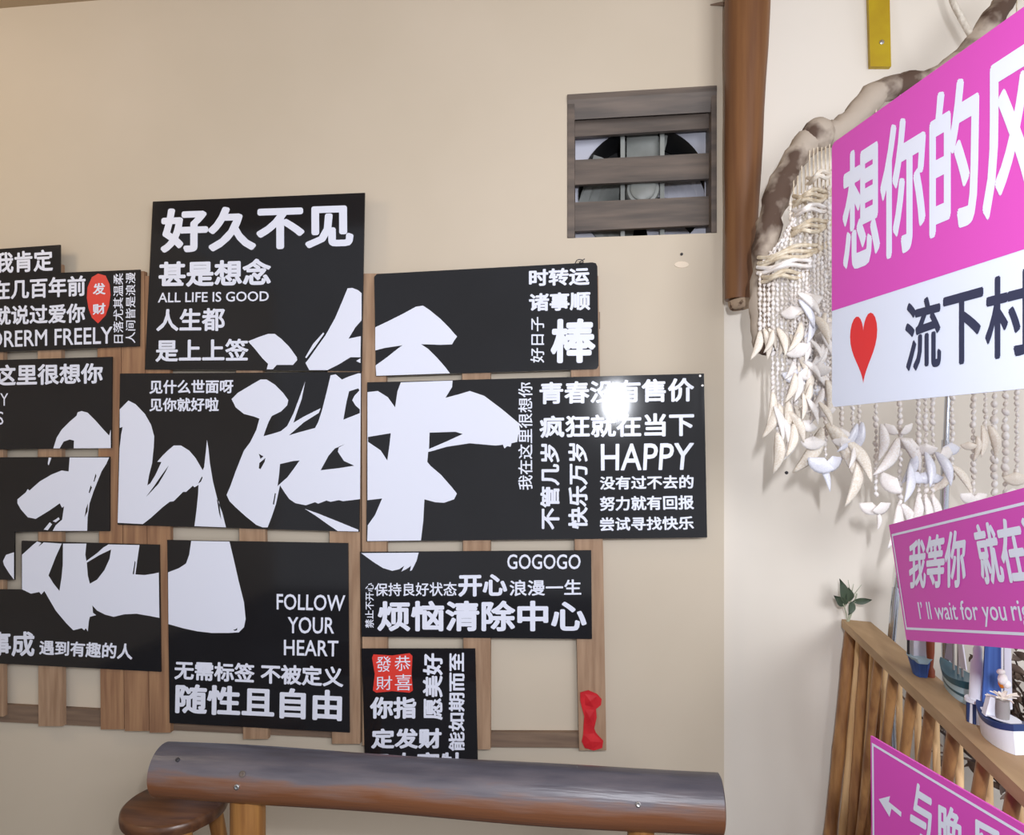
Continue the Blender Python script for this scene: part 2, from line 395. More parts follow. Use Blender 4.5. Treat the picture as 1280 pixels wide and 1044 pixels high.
board('wide black board at left edge with one line of writing over a brush stroke top',
      [(-70, 452), (140, 446), (139, 560), (-70, 563)],
      rows(f, [('这里很想你', [(-25, 105), (517, 95), (517, 198), (-25, 212)], .03), ('Y', [(2, 248), (42, 248), (42, 310), (2, 310)], 0), ('S', [(-14, 340), (18, 340), (18, 405), (-14, 405)], 0)]),
      [[sm(f, [(268, 524), (285, 470), (310, 430), (350, 390), (385, 360), (390, 343), (410, 337), (440, 345), (480, 385), (520, 430), (548, 460), (556, 430), (556, 523), (370, 524), (372, 485), (350, 480), (320, 490), (300, 524)])]])
f7 = C((0, 660), 3.868)
board('black board at left edge below the single-line one, brush stroke and no writing',
      [(-70, 572), (137, 571), (137, 664), (18, 665), (18, 725), (-70, 723)], [],
      [[sm(f, [(350, 570), (548, 570), (535, 600), (510, 640), (490, 690), (470, 740), (450, 800), (440, 870), (438, 938), (265, 938), (280, 910), (312, 882), (318, 840), (322, 815), (312, 822), (300, 800), (250, 835), (180, 878), (140, 870), (105, 830), (88, 800), (88, 780), (130, 745), (140, 728), (148, 736), (200, 690), (260, 655), (310, 635), (345, 640)]),
        sm(f, [(425, 870), (432, 825), (442, 800), (440, 840)]), sm(f, [(446, 745), (455, 710), (462, 720), (450, 750)]), sm(f, [(470, 690), (480, 650), (484, 662), (474, 692)])],
       [sm(f, [(220, 932), (250, 895), (262, 905), (240, 935)])], [sm(f, [(265, 890), (295, 870), (300, 880), (280, 895)])],
       [sm(f, [(245, 570), (258, 572), (245, 610), (240, 602)])], [sm(f7, [(15, 160), (30, 130), (68, 118), (68, 250), (45, 220), (20, 180)])]])
f = f7
board('black board at lower left, brush strokes above one short line of writing',
      [(27, 676), (199, 681), (201, 840), (-70, 826), (-70, 736), (27, 737)],
      rows(f, [('事成', [(-55, 503), (168, 500), (168, 622), (-55, 620)], .03), ('遇到有趣的人', [(192, 542), (645, 560), (640, 638), (190, 612)])]),
      [[sm(f, [(107, 130), (160, 82), (180, 66), (200, 72), (185, 92), (212, 70), (299, 76), (270, 140), (235, 230), (260, 270), (288, 305), (298, 240), (304, 180), (305, 76), (418, 76), (413, 130), (418, 160), (470, 122), (500, 95), (525, 80), (675, 83), (665, 150), (655, 225), (700, 228), (740, 222), (768, 216), (771, 435), (720, 425), (660, 415), (600, 418), (550, 430), (510, 420), (470, 400), (447, 375), (450, 410), (465, 422), (435, 430), (430, 450), (425, 500), (415, 485), (408, 495), (395, 485), (355, 495), (320, 460), (270, 400), (235, 340), (215, 305), (200, 322), (190, 310), (150, 318), (107, 297)]),
        sm(f, [(420, 168), (480, 132), (538, 104), (530, 150), (505, 205), (470, 250), (435, 270), (425, 230)]), sm(f, [(642, 222), (652, 160), (656, 165), (648, 225)])],
       ])
f = C((140, 450), 3.879)
board('large central black board with the widest calligraphy, two short lines upper left',
      [(150, 467), (451, 465), (449, 665), (147, 656)],
      rows(f, [('见什么世面呀', [(182, 98), (590, 95), (588, 162), (182, 165)]), ('见你就好啦', [(182, 185), (518, 182), (518, 250), (182, 250)])]),
      [[sm(f, [(38, 240), (80, 197), (115, 215), (160, 262), (190, 315), (205, 370), (203, 420), (195, 500), (180, 560), (172, 608), (185, 600), (210, 560), (240, 495), (220, 494), (245, 465), (270, 440), (300, 415), (335, 415), (375, 440), (405, 475), (440, 535), (447, 520), (455, 450), (461, 388), (468, 430), (475, 500), (490, 590), (510, 670), (535, 740), (553, 812), (400, 806), (410, 730), (418, 650), (420, 606), (400, 618), (392, 610), (360, 640), (345, 640), (300, 685), (280, 688), (245, 715), (190, 765), (150, 796), (28, 790), (37, 430), (45, 360), (52, 325), (38, 330)]),
        sm(f, [(165, 665), (200, 618), (240, 560), (275, 512), (262, 540), (225, 602), (180, 650)]), sm(f, [(508, 672), (520, 690), (530, 775), (520, 745)]), sm(f, [(418, 600), (436, 565), (440, 570), (432, 590)])],
       [sm(f, [(580, 190), (610, 160), (660, 130), (720, 95), (750, 95), (790, 120), (830, 160), (855, 195), (850, 220), (820, 250), (775, 272), (760, 300), (745, 340), (735, 370), (790, 355), (820, 345), (850, 320), (880, 260), (910, 180), (937, 105), (920, 190), (895, 260), (880, 305), (930, 275), (1012, 234), (1003, 257), (930, 303), (858, 366), (900, 353), (985, 330), (1000, 302), (1017, 250), (1040, 160), (1060, 75), (1085, 70), (1115, 95), (1150, 80), (1195, 65), (1207, 66), (1203, 675), (1180, 678), (1120, 685), (1100, 680), (1060, 688), (1040, 682), (1000, 697), (985, 690), (940, 705), (890, 695), (860, 675), (835, 640), (815, 608), (808, 640), (795, 700), (775, 760), (755, 812), (730, 812), (700, 800), (650, 760), (600, 715), (570, 685), (556, 655), (575, 610), (600, 540), (640, 440), (670, 400), (700, 340), (715, 285), (690, 275), (640, 262), (600, 230)]),
        sm(f, [(1150, 152), (1195, 138), (1200, 148), (1175, 175), (1165, 195), (1180, 220), (1202, 240), (1202, 258), (1160, 275), (1122, 290), (1138, 200)]),
        sm(f, [(815, 505), (880, 490), (910, 488), (880, 530), (850, 570), (820, 596), (803, 612), (810, 560)]),
        sm(f, [(1012, 535), (1050, 465), (1080, 430), (1130, 408), (1100, 425), (1095, 445), (1125, 490), (1175, 513), (1100, 525)]),
        sm(f, [(712, 525), (715, 500), (745, 475), (740, 495), (720, 530)]), sm(f, [(712, 455), (735, 468), (720, 480)]), sm(f, [(780, 700), (790, 645), (795, 648), (786, 702)])],
       [sm(f, [(935, 722), (1000, 745), (1100, 785), (1195, 824), (1195, 832), (1095, 830), (1050, 800), (990, 757)])]])
f = C((440, 450), 2.7826)
board('longest black board at right with HAPPY and many rows and columns of writing',
      [(459, 478), (880, 467), (884, 672), (458, 677)],
      rows(f, [('我在这里很想你', (578, 628, 78, 452), .012), ('青春没有售价', [(652, 78), (1190, 62), (1190, 145), (652, 155)], .031), ('疯狂就在当下', [(652, 195), (1190, 182), (1190, 265), (652, 272)], .031),
               ('不管几岁', (655, 722, 292, 590), .03), ('快乐万岁', (752, 820, 290, 588), .03), ('HAPPY', [(865, 292), (1190, 288), (1180, 382), (866, 385)], .012),
               ('没有过不去的', [(862, 405), (1188, 400), (1188, 448), (862, 452)]), ('努力就有回报', [(862, 475), (1188, 470), (1190, 520), (862, 526)]), ('尝试寻找快乐', [(862, 548), (1188, 543), (1190, 590), (862, 596)])]),
      [[sm(f, [(54, 112), (90, 108), (125, 130), (150, 165), (158, 110), (170, 78), (350, 72), (348, 95), (325, 132), (370, 120), (410, 108), (460, 125), (520, 170), (580, 220), (585, 250), (578, 262), (575, 285), (555, 290), (552, 302), (540, 300), (530, 308), (525, 295), (500, 298), (410, 290), (330, 302), (275, 318), (265, 320), (262, 355), (275, 370), (310, 400), (345, 440), (365, 465), (355, 485), (320, 497), (290, 495), (252, 485), (248, 560), (240, 628), (53, 630), (55, 575), (80, 540), (105, 482), (54, 488)]),
        sm(f, [(56, 268), (135, 255), (130, 300), (123, 350), (100, 315), (56, 285)]), sm(f, [(270, 253), (360, 250), (385, 258), (330, 283), (268, 310)])]],
      screws=[(875, 470), (878, 482)])
f = C((190, 660), 3.867)
board('black board at lower centre reading FOLLOW YOUR HEART',
      [(209, 675), (435, 679), (437, 916), (212, 904)],
      rows(f, [('FOLLOW', [(603, 318), (935, 325), (930, 403), (603, 395)], .012), ('YOUR', [(657, 430), (882, 432), (880, 512), (657, 510)], .012), ('HEART', [(638, 540), (902, 545), (900, 622), (638, 615)], .012),
               ('无需标签 不被定义', [(110, 640), (925, 672), (925, 770), (108, 732)], .03), ('随性且自由', [(115, 752), (920, 785), (918, 935), (112, 895)], .033)]),
      [[sm(f, [(190, 63), (375, 66), (395, 150), (420, 260), (445, 360), (453, 440), (445, 480), (420, 505), (370, 508), (290, 508), (220, 500), (150, 485), (80, 465), (78, 215), (130, 195), (165, 172), (180, 130)]),
        sm(f, [(392, 493), (405, 490), (412, 482), (412, 494), (402, 498)])]])
f = C((430, 670), 3.479)
board('long low black board reading GOGOGO below the HAPPY board',
      [(450, 690), (739, 688), (740, 799), (452, 796)],
      rows(f, [('GOGOGO', [(710, 80), (1030, 80), (1028, 145), (710, 145)], .012), ('保持良好状态', [(133, 205), (490, 200), (490, 262), (133, 262)], .015), ('开心', [(497, 168), (710, 165), (710, 262), (497, 265)], .038),
               ('浪漫一生', [(720, 192), (1032, 188), (1032, 258), (720, 262)], .02), ('禁止不开心', (92, 130, 205, 400), .015), ('烦恼清除中心', [(145, 282), (1055, 280), (1055, 415), (145, 415)], .033)]),
      [[sm(f, [(75, 75), (325, 73), (315, 110), (295, 150), (287, 152), (292, 130), (270, 145), (250, 155), (262, 130), (240, 145), (210, 152), (170, 140), (130, 115)])]])
board('narrow upright black board with a square red seal, its foot behind the log rail',
      [(452, 811), (594, 811), (598, 985), (457, 980)],
      rows(f, [('你指', [(113, 700), (315, 700), (315, 795), (113, 795)], .038), ('定发财', [(120, 838), (425, 835), (425, 925), (118, 925)], .038), ('日大富牡', [(120, 942), (525, 940), (525, 1030), (120, 1032)], .03),
               ('愿美好', (343, 430, 510, 800), .03), ('能如期而至', (455, 525, 508, 935), .028)]),
      seals=[(sm(f, [(128, 515), (210, 520), (285, 510), (298, 522), (294, 600), (300, 672), (285, 682), (210, 675), (140, 682), (126, 672), (134, 600), (122, 530)]),
              rows(f, [('發', [(140, 525), (205, 522), (205, 590), (140, 592)], 0), ('恭', [(220, 522), (290, 520), (290, 587), (220, 587)], 0), ('財', [(140, 612), (210, 608), (210, 670), (140, 670)], 0), ('喜', [(222, 602), (295, 600), (295, 672), (222, 672)], 0)]))])
# twisted wire and red ribbon
pw = PB.pp(725, 327)
obj('wire_twist', tube(smooth_path([PB.pp(718, 333, .003), PB.pp(721, 326, .006), PB.pp(727, 325, .003), PB.pp(729, 329, .007), PB.pp(724, 329, .008), PB.pp(731, 324, .004)], 3), .0016, 6), 'dkplastic',
    label='thin twisted wire at the top edge of the round-cornered board', cat='wire', smooth=True)
fr = C((700, 850), 3.5556)
def ribbon():
    pl = PS; k = sm(fr, [(90, 55), (125, 45), (165, 62), (185, 85), (182, 110), (160, 128), (163, 165), (152, 215), (160, 235), (192, 270), (188, 300), (150, 312), (110, 300), (97, 272), (103, 240), (105, 195), (108, 160), (97, 120), (90, 90)])
    uv = [pl.px(*p) for p in k]
    t = obj('red_ribbon', slab(pl, uv, .0005, .005), 'ribbon', label='torn red ribbon scrap stuck low on the right end slat', cat='ribbon')
    for tri in ([(110, 60), (165, 70), (150, 120), (112, 110)], [(112, 130), (155, 130), (150, 205), (112, 190)], [(105, 240), (150, 235), (188, 275), (145, 305), (105, 290)]):
        q = [pl.px(*p) for p in sm(fr, tri)]; cx_ = (sum(a[0] for a in q) / len(q), sum(a[1] for a in q) / len(q))
        vs = [pl.pt(a, .0051) for a in q] + [pl.pt(cx_, .010)]; n = len(q)
        obj('ribbon_fold', (vs, [(i, (i + 1) % n, n) for i in range(n)] + [tuple(range(n))[::-1]]), 'ribbon', t)
ribbon()

# ------------------------------------------------------------------ exhaust fan opening
def vent():
    t = thing('exhaust_fan', (.5 * (vx0 + vx1), WY + .1, vz0), 'square exhaust fan behind grey wooden louvre slats in the wall opening', 'exhaust fan')
    e = .001; a0, a1, z0, z1 = vx0 + e, vx1 - e, vz0 + e, vz1 - e
    th = .026
    hz = z1 - wl_(800, 143, WY).z
    obj('frame_side', box((a0, WY - .004, z0), (a0 + th, WY + .20, z1)), 'vent', t)
    obj('frame_side', box((a1 - th * .7, WY - .004, z0), (a1, WY + .20, z1)), 'vent', t)
    obj('frame_top', merge(box8([V(p) for p in ((a0, WY - .008, z1 - .02), (a1, WY - .008, z1 - .02), (a1, WY - .008, z1), (a0, WY - .008, z1), (a0, WY + .012, z1 - hz), (a1, WY + .012, z1 - hz), (a1, WY + .08, z1), (a0, WY + .08, z1))])), 'vent', t)
    P1 = wallplane(WY + .05)
    for s in ([(719, 150), (889, 140), (890, 160), (719, 171)], [(719, 200), (890, 191), (890, 223), (719, 231)], [(719, 253), (889, 245), (889, 281), (719, 289)]):
        q = q4(P1, s); q[0] = (a0 + th * .9, q[0][1]); q[3] = (a0 + th * .9, q[3][1]); q[1] = (a1 - th * .6, q[1][1]); q[2] = (a1 - th * .6, q[2][1])
        vs, fs = slab(P1, q, -.018, 0)
        obj('louvre_slat', (vs, fs), 'vent', t)
    P2 = wallplane(WY + .12); c = P2.px(803, 240); R = abs(P2.px(885, 240)[0] - c[0])
    circ = [(c[0] + R * math.cos(k * math.pi / 24), c[1] + R * math.sin(k * math.pi / 24)) for k in range(48)]
    o = [(a0 + th, P2.px(0, 0)[1]), (0, 0)]
    zlo, zhi = z0 - P2.O.z, z1 - P2.O.z
    obj('fan_plate', flat(P2, [[(a0 + th, zlo), (a1 - th * .7, zlo), (a1 - th * .7, zhi), (a0 + th, zhi)],
                               [(min(max(p[0], a0 + th + .004), a1 - th * .7 - .004), min(max(p[1], zlo + .004), zhi - .004)) for p in circ]], 0), 'fanw', t)
    cw = P2.pt(c)
    ring = [cw + V((R * math.cos(k * math.pi / 24), 0, R * math.sin(k * math.pi / 24))) for k in range(49)]
    rv, rf = [], []
    for k in range(48):
        for p, y in ((ring[k], -.012), (ring[k], .16)): rv.append(p + V((0, y, 0)))
    for k in range(48): rf.append((2 * k, 2 * k + 1, (2 * k + 3) % 96, (2 * k + 2) % 96))
    obj('fan_ring', (rv, rf), 'duct', t, smooth=True)
    obj('back_shutter', box((a0 - .03, WY + .302, z0 - .03), (a1 + .03, WY + .315, z1 + .03)), 'duct', t)
    for xx in (778, 827):
        b = P2.px(xx, 240)[0]
        obj('strut', box((P2.O.x + b - .008, WY + .095, z0 + .01), (P2.O.x + b + .008, WY + .11, z1 - .03)), 'fang', t)
    mb = P2.px(802, 180)
    obj('motor_housing', box((cw.x - .058, WY + .13, cw.z + .05), (cw.x + .058, WY + .2, cw.z + .24)), 'fang', t)
    hub = obj('fan_hub', lathe(cw + V((0, -.012, 0)), [(.002, .034), (.04, .034), (.047, .03), (.047, .022), (.058, .02), (.062, .012), (.062, -.05)], 32, (0, -1, 0)), 'fang', t, smooth=True)
    for k in range(5):
        a = math.radians(15 + 72 * k); u = V((math.cos(a), 0, math.sin(a))); s = V((-math.sin(a), 0, math.cos(a))); vs = []
        for i in range(6):
            r = .055 + (R * .94 - .055) * i / 5; wd = .035 + .055 * math.sin(min(1, i / 4) * math.pi / 2); tw = math.radians(42 - 22 * i / 5)
            for sg in (-1, 1):
                for dy in (0, .004): vs.append(cw + u * r + s * (sg * wd * math.cos(tw)) + V((0, .055 + sg * wd * math.sin(tw) + dy, 0)))
        fs = []
        for i in range(5):
            j = 4 * i; fs += [(j, j + 2, j + 6, j + 4), (j + 1, j + 5, j + 7, j + 3), (j, j + 4, j + 5, j + 1), (j + 2, j + 3, j + 7, j + 6)]
        fs += [(0, 1, 3, 2), (20, 22, 23, 21)]
        obj('fan_blade', (vs, fs), 'fanw' if k in (0, 4) else 'fang', t)
vent()

# nail and plug marks on the wall
def nail(x, y, Y, label, r=.006):
    obj('nail', lathe(at_y(x, y, Y), [(r, 0), (r, .004), (r * .5, .007)], 10, (0, -1, 0)), 'dkplastic', label=label, cat='nail')
nail(852, 318, WY, 'small dark nail in the cream wall below the exhaust fan', .005)
nail(983, 591, WY + .03, 'small dark nail in the pale wall left of the lowest shells')
obj('plaster_patch', slab(wallplane(WY), [wallplane(WY).px(852 + 9 * math.cos(k * .5236), 331 + 4 * math.sin(k * .5236)) for k in range(12)], 0, .003), mat('fresh_plaster', (232, 216, 196), .9, .2),
    label='thin smear of pale filler on the wall under the nail', cat='filler patch')
obj('wire_stub', tube([wl_(888, 6, WY - .004), wl_(900, 5, WY - .01), wl_(915, 5, WY - .02)], [.002, .006, .008], 8), 'rail', label='short grey stick poking out behind the brown post near the ceiling', cat='stick')

# ------------------------------------------------------------------ brown hanging post
def post():
    Y = WY - .1
    b0, b1 = at_y(906, 375, Y), at_y(942, 375, Y); t0, t1 = at_y(906, 0, Y), at_y(963, 0, Y)
    cb = (b0 + b1) / 2; ct = (t0 + t1) / 2; rb = (b1 - b0).length / 2; rt = (t1 - t0).length / 2
    k = (ZC - ct.z) / (ct.z - cb.z)
    tp = ct + (ct - cb) * k; rtt = rt + (rt - rb) * k
    t = thing('hanging_post', cb, 'brown varnished wooden post hanging down the wall beside the exhaust fan', 'wooden post')
    n = 12; pts = [cb.lerp(tp, i / n) for i in range(n + 1)]
    obj('post_shaft', tube(pts, [rb + (rtt - rb) * i / n + .0012 * math.sin(i * 1.7) for i in range(n + 1)], 20), 'post', t, smooth=True)
    obj('raw_end', tube([cb + V((.006, 0, .001)), cb + V((.008, 0, -.012)), cb + V((.010, 0, -.024)), cb + V((.011, 0, -.030))], [rb * .9, rb * .92, rb * .86, rb * .7], 20), 'raw', t, smooth=True, label='crumbly raw plaster end')
post()

# ------------------------------------------------------------------ log rail and stool
def log_rail():
    Y = 1.9
    L = at_y(204, 966, Y); R = at_y(900, 1001, Y); r0 = .076; r1 = .079
    L.z = R.z = (L.z + R.z) / 2
    t = thing('log_rail', (.5 * (L.x + R.x), Y, 0), 'thick weathered log rail on posts below the black boards', 'log rail')
    n = 40; pts = []; rad = []
    for i in range(n + 1):
        k = i / n; pts.append(L.lerp(R, k) + V((0, 0, .004 * math.sin(k * 5 + 1)))); rad.append(r0 + (r1 - r0) * k + .002 * math.sin(k * 11))
    pts = [pts[0] - V((.003, 0, 0))] + pts + [pts[-1] + V((.003, 0, 0))]; rad = [rad[0] - .008] + rad + [rad[-1] - .006]
    org = (L + R) / 2
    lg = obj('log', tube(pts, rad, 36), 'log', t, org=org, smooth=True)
    def bump(x, y, r, name, m, lab):
        rr = ray(x, y); c = (L + R) / 2; rad_ = .081
        # ray / horizontal cylinder along X
        a = rr.y ** 2 + rr.z ** 2; oy = CAM.y - c.y; oz = CAM.z - c.z; b = 2 * (oy * rr.y + oz * rr.z); cc = oy * oy + oz * oz - rad_ ** 2
        tt = (-b - math.sqrt(b * b - 4 * a * cc)) / (2 * a); p = CAM + rr * tt; nn = V((0, p.y - c.y, p.z - c.z)).normalized()
        obj(name, lathe(p - nn * .004, [(r, 0), (r, .006), (r * .6, .0075), (r * .1, .0065)], 14, nn), m, lg, label=lab)
    bump(296, 984, .008, 'screw', 'steel', 'steel screw head'); bump(798, 1006, .007, 'screw', 'steel', 'steel screw head')
    bump(303, 968, .009, 'knot', 'vent', 'grey knot'); bump(222, 950, .006, 'knot', 'dkplastic', 'dark knot')
    for xa, xb in ((290, 330), (784, 818)):
        a = at_y(xa, 1020, Y); b = at_y(xb, 1020, Y); rr = (b.x - a.x) / 2; c = (a.x + b.x) / 2
        obj('support_post', tube([V((c, Y, 0)), V((c, Y, .3)), V((c, Y, R.z - .06))], [rr * 1.02, rr, rr], 24), 'wood_leg', t, smooth=True)
log_rail()
def stool():
    Y = 2.14; c = at_y(219, 1001, Y); hz = c.z
    t = thing('round_stool', (c.x, Y, 0), 'round dark wooden stool tucked behind the left end of the log rail', 'stool')
    r = .166
    obj('seat', lathe((c.x, Y, hz), [(.06, -.045), (r * .9, -.045), (r * .985, -.038), (r, -.02), (r * .985, -.006), (r * .94, 0), (.02, -.004)], 48), 'wood_seat', t, smooth=True)
    for sx in (-1, 1):
        for sy in (-1, 1):
            top = V((c.x + sx * .085, Y + sy * .085, hz - .044)); bot = V((c.x + sx * .13, Y + sy * .13, 0))
            obj('leg', tube([bot, bot.lerp(top, .5), top], [.02, .024, .027], 14), 'wood_leg', t, smooth=True)
    for z, o in ((.18, .12), (.25, .113)):
        for sx in (-1, 1):
            k = 1 - z / hz; d = .085 + .045 * k
            if z < .2: p = (V((c.x - d, Y + sx * d, z)), V((c.x + d, Y + sx * d, z)))
            else: p = (V((c.x + sx * d, Y - d, z)), V((c.x + sx * d, Y + d, z)))
            obj('rung', tube(p, .011, 10), 'wood_leg', t, smooth=True)
    obj('apron', lathe((c.x, Y, hz - .075), [(.105, 0), (.105, .03)], 24), 'wood_seat', t)
stool()

# ------------------------------------------------------------------ bamboo fence with ledge
FA = at_z(1052, 774, 1.0); FB = at_z(1280, 990, 1.0)
FD = (FB - FA).normalized(); FN = V((-FD.y, FD.x, 0))
if FN.x < 0: FN = -FN
FL = (FB - FA).length + .04
def fp(u, z, o=0): return FA + FD * u + FN * o + V((0, 0, z - 1.0))
PF = Plane((FA.x, FA.y, 0), FD)
def fence():
    t = thing('bamboo_fence', fp(FL / 2, 0, .05), 'bamboo cane fence with a flat brown ledge, end-on to the wall', 'fence')
    W = .088
    b = [fp(0, 1.0), fp(FL, 1.0), fp(FL, 1.0, W), fp(0.02, 1.0, W)]
    led = obj('ledge_board', merge(box8([p - V((0, 0, .028)) for p in b] + b)), 'ledge', t)
    def cane(u0, u1, o0, o1, r, m, z0=0.0, z1=.972):
        pts = []; rad = []
        n = 16; ph = random.random()
        for i in range(n + 1):
            k = i / n; p = fp(u1 + (u0 - u1) * k, z0 + (z1 - z0) * k, o1 + (o0 - o1) * k); pts.append(p)
            rad.append(r * (1 + (.10 if (i + int(ph * 5)) % 5 == 0 else 0)))
        obj('cane', tube(pts, rad, 10), m, t, smooth=True)
    def end_pole(u, xt, xb, r, m):
        Q = Plane(fp(u, 1.0), FN); o1, z1 = Q.px(xt, 800); o0, z0 = Q.px(xb, 1044); k = (o0 - o1) / (z1 - z0); z1 += 1
        cane(u, u, o1 + k * (z1 - .972), o1 + k * z1, r, m)
    for u_, xt, xb, rr, m in ((.02, 1063, 1038, .021, 'caneD'), (.05, 1076, 1054, .015, 'caneL'), (.075, 1083, 1066, .019, 'caneD'), (.11, 1093, 1078, .011, 'caneL'), (.14, 1101, 1087, .018, 'caneD'), (.19, 1112, 1096, .011, 'caneL')):
        end_pole(u_, xt, xb, rr, m)
    u = .27; i = 0
    while u < FL - .02:
        u1 = min(FL, u + .06)
        cane(u1, u1 - .30, .026, .026, .0135, 'caneD'); cane(u, u + .05, .056, .056, .0085, 'caneL')
        u += .135 + .012 * math.sin(i * 2.1); i += 1
    obj('bottom_rail', box8([fp(.25, .06, .068), fp(FL, .06, .068), fp(FL, .06, .088), fp(.25, .06, .088), fp(.25, .1, .068), fp(FL, .1, .068), fp(FL, .1, .088), fp(.25, .1, .088)]), 'ledge', t)
fence()

# leafy sprig at the end of the ledge
def leaf_geo(base, d, L, Wd, up):
    d = V(d).normalized(); s = d.cross(V(up)).normalized(); n = s.cross(d); vs = []; fs = []; K = 8
    for i in range(K + 1):
        k = i / K; w_ = Wd * math.sin(math.pi * (k ** .8)) * .5 + .0006; p = V(base) + d * (L * k) + n * (.12 * L * math.sin(k * math.pi))
        for q, hh in ((-1, 0), (0, -.15 * Wd), (1, 0), (0, -.15 * Wd - .0012)): vs.append(p + s * (q * w_) + n * hh)
    for i in range(K):
        a = 4 * i
        for j in range(4):
            j2 = (j + 1) % 4; fs.append((a + j, a + j2, a + 4 + j2, a + 4 + j))
    fs += [(0, 3, 2, 1), (4 * K, 4 * K + 1, 4 * K + 2, 4 * K + 3)]
    return vs, fs
def sprig():
    b = at_z(1060, 777, 1.0)
    t = thing('leafy_sprig', b, 'small dusty green leafy sprig on the wall end of the ledge', 'plant')
    d0 = (b - CAM).dot(CF)
    def P(x, y, dd=0): return at_d(x, y, d0 + dd)
    for a, c in (((1060, 777), (1064, 738)), ((1061, 777), (1071, 742)), ((1059, 777), (1053, 752))):
        obj('stem', tube(smooth_path([P(*a), P((a[0] + c[0]) / 2 + 1, (a[1] + c[1]) / 2), P(*c)], 4), .0022, 6), 'stem', t, smooth=True)
    for a, c, wd in (((1058, 756), (1050, 724), .034), ((1056, 757), (1043, 745), .03), ((1066, 752), (1090, 750), .022), ((1066, 752), (1061, 769), .026), ((1062, 752), (1061, 735), .028)):
        p, q = P(*a), P(*c, -.015); obj('leaf', leaf_geo(p, q - p, (q - p).length, wd, CF * -1), 'leaf', t, smooth=True)
    for a, c in (((1064, 745), (1067, 730)), ((1066, 745), (1077, 731)), ((1063, 742), (1060, 725))):
        obj('twig', tube([P(*a), P(*c)], [.0016, .0008], 5), 'stem', t)
sprig()

# ------------------------------------------------------------------ signs on the signpost
def dline(x, x0, d0, x1, d1):      # depth along a straight sign seen at pixel column x
    return 1 / (1 / d0 + (1 / d1 - 1 / d0) * (x - x0) / (x1 - x0))
def sign_plane(xl, yl, dl, xr, yr, dr, V_up=None):
    A = at_d(xl, yl, dl); B = at_d(xr, yr, dr); return Plane(A, B - A, V_up)
TH = .004
def vis(x0, x1, y0, y1): pass
# big sign
kb = 1 / (1.5 * (1040 - 508))
A = at_d(1040, 509, 1.5); B = at_d(1250, 500, 1 / (kb * (1250 - 508)))
PBIG = Plane((A.x, A.y, A.z), (B.x - A.x, B.y - A.y, 0)); HB = PBIG.px(1040, 180)[1]
LB = PBIG.px(1398, 500)[0]
def big_sign():
    wb = PBIG.px(1043, 388)[1]
    rr = .012
    def rnd(u0, v0, u1, v1, r):
        out = []
        for cx_, cy_, a0 in ((u1 - r, v0 + r, -90), (u1 - r, v1 - r, 0), (u0 + r, v1 - r, 90), (u0 + r, v0 + r, 180)):
            for k in range(5): a = math.radians(a0 + 22.5 * k); out.append((cx_ + r * math.cos(a), cy_ + r * math.sin(a)))
        return out
    full = rnd(0, 0, LB, HB, rr)
    b = obj('street_sign', slab(PBIG, full, -TH, 0), 'signwhite', label='largest sign, magenta over white with a red heart, by the shells', cat='sign', group='magenta signs on the signpost')
    up = [(0.0, wb), (LB, wb)] + [q for q in full if q[1] > wb]
    up = [(0, wb), (LB, wb)] + [q for q in full[5:10]] + [q for q in full[10:15]]
    obj('magenta_field', flat(PBIG, [up], .0006), 'pink', b, label='magenta upper field')
    u0 = PBIG.px(1054, 270)[0]; u1 = PBIG.px(1105, 250)[0]; u2 = PBIG.px(1163, 200)[0]; u3 = PBIG.px(1234, 150)[0]
    pitch = (u3 - u0) / 3
    zt = (PBIG.px(1055, 200)[1] + PBIG.px(1190, 98)[1]) / 2; zb = (PBIG.px(1070, 345)[1] + PBIG.px(1190, 288)[1]) / 2
    s = '想你的风吹'; n = int((LB - u0 - .01) / pitch); s = s[:max(4, min(5, n))]
    obj('lettering', text(PBIG, s, [(u0, zt), (u0 + pitch * len(s) - .012, zt), (u0 + pitch * len(s) - .012, zb), (u0, zb)], .0012, .028), 'white', b, label='tall white characters')
    a0 = PBIG.px(1132, 415)[0]; a1 = PBIG.px(1235, 400)[0]; p2 = (a1 - a0) / 2
    zt = (PBIG.px(1152, 371)[1] + PBIG.px(1200, 361)[1]) / 2; zb = (PBIG.px(1152, 466)[1] + PBIG.px(1200, 453)[1]) / 2
    obj('lettering', text(PBIG, '流下村', [(a0, zt), (a0 + p2 * 3 - .008, zt), (a0 + p2 * 3 - .008, zb), (a0, zb)], .0008, .022), 'navy', b, label='dark navy characters')
    hx = [PBIG.px(*p) for p in ((1063, 420), (1079, 480), (1097, 405), (1080, 412))]
    ul, ur = hx[0][0], hx[2][0]; ht = PBIG.px(1080, 393)[1]; hb = hx[1][1]; pts = []
    for k in range(40):
        a = 2 * math.pi * k / 40; x = 16 * math.sin(a) ** 3; y = 13 * math.cos(a) - 5 * math.cos(2 * a) - 2 * math.cos(3 * a) - math.cos(4 * a)
        pts.append((ul + (ur - ul) * (x + 16) / 32, hb + (ht - hb) * (y + 17) / 29))
    obj('heart_print', flat(PBIG, [pts], .0008), 'heart', b, label='red heart')
big_sign()
def framed(pl, w_, h_, label, x_off=.02, y_off=.022):
    b = obj('street_sign', slab(pl, [(0, 0), (w_, 0), (w_, h_), (0, h_)], -TH, 0), 'pink', label=label, cat='sign', group='magenta signs on the signpost')
    o, i = [(x_off * .35, y_off), (w_ - x_off, y_off), (w_ - x_off, h_ - y_off), (x_off * .35, h_ - y_off)], .005
    inn = [(o[0][0] + i, o[0][1] + i), (o[1][0] - i, o[1][1] + i), (o[2][0] - i, o[2][1] - i), (o[3][0] + i, o[3][1] - i)]
    obj('border_line', flat(pl, [o, inn], .0006), 'white', b, label='thin white border line'); return b
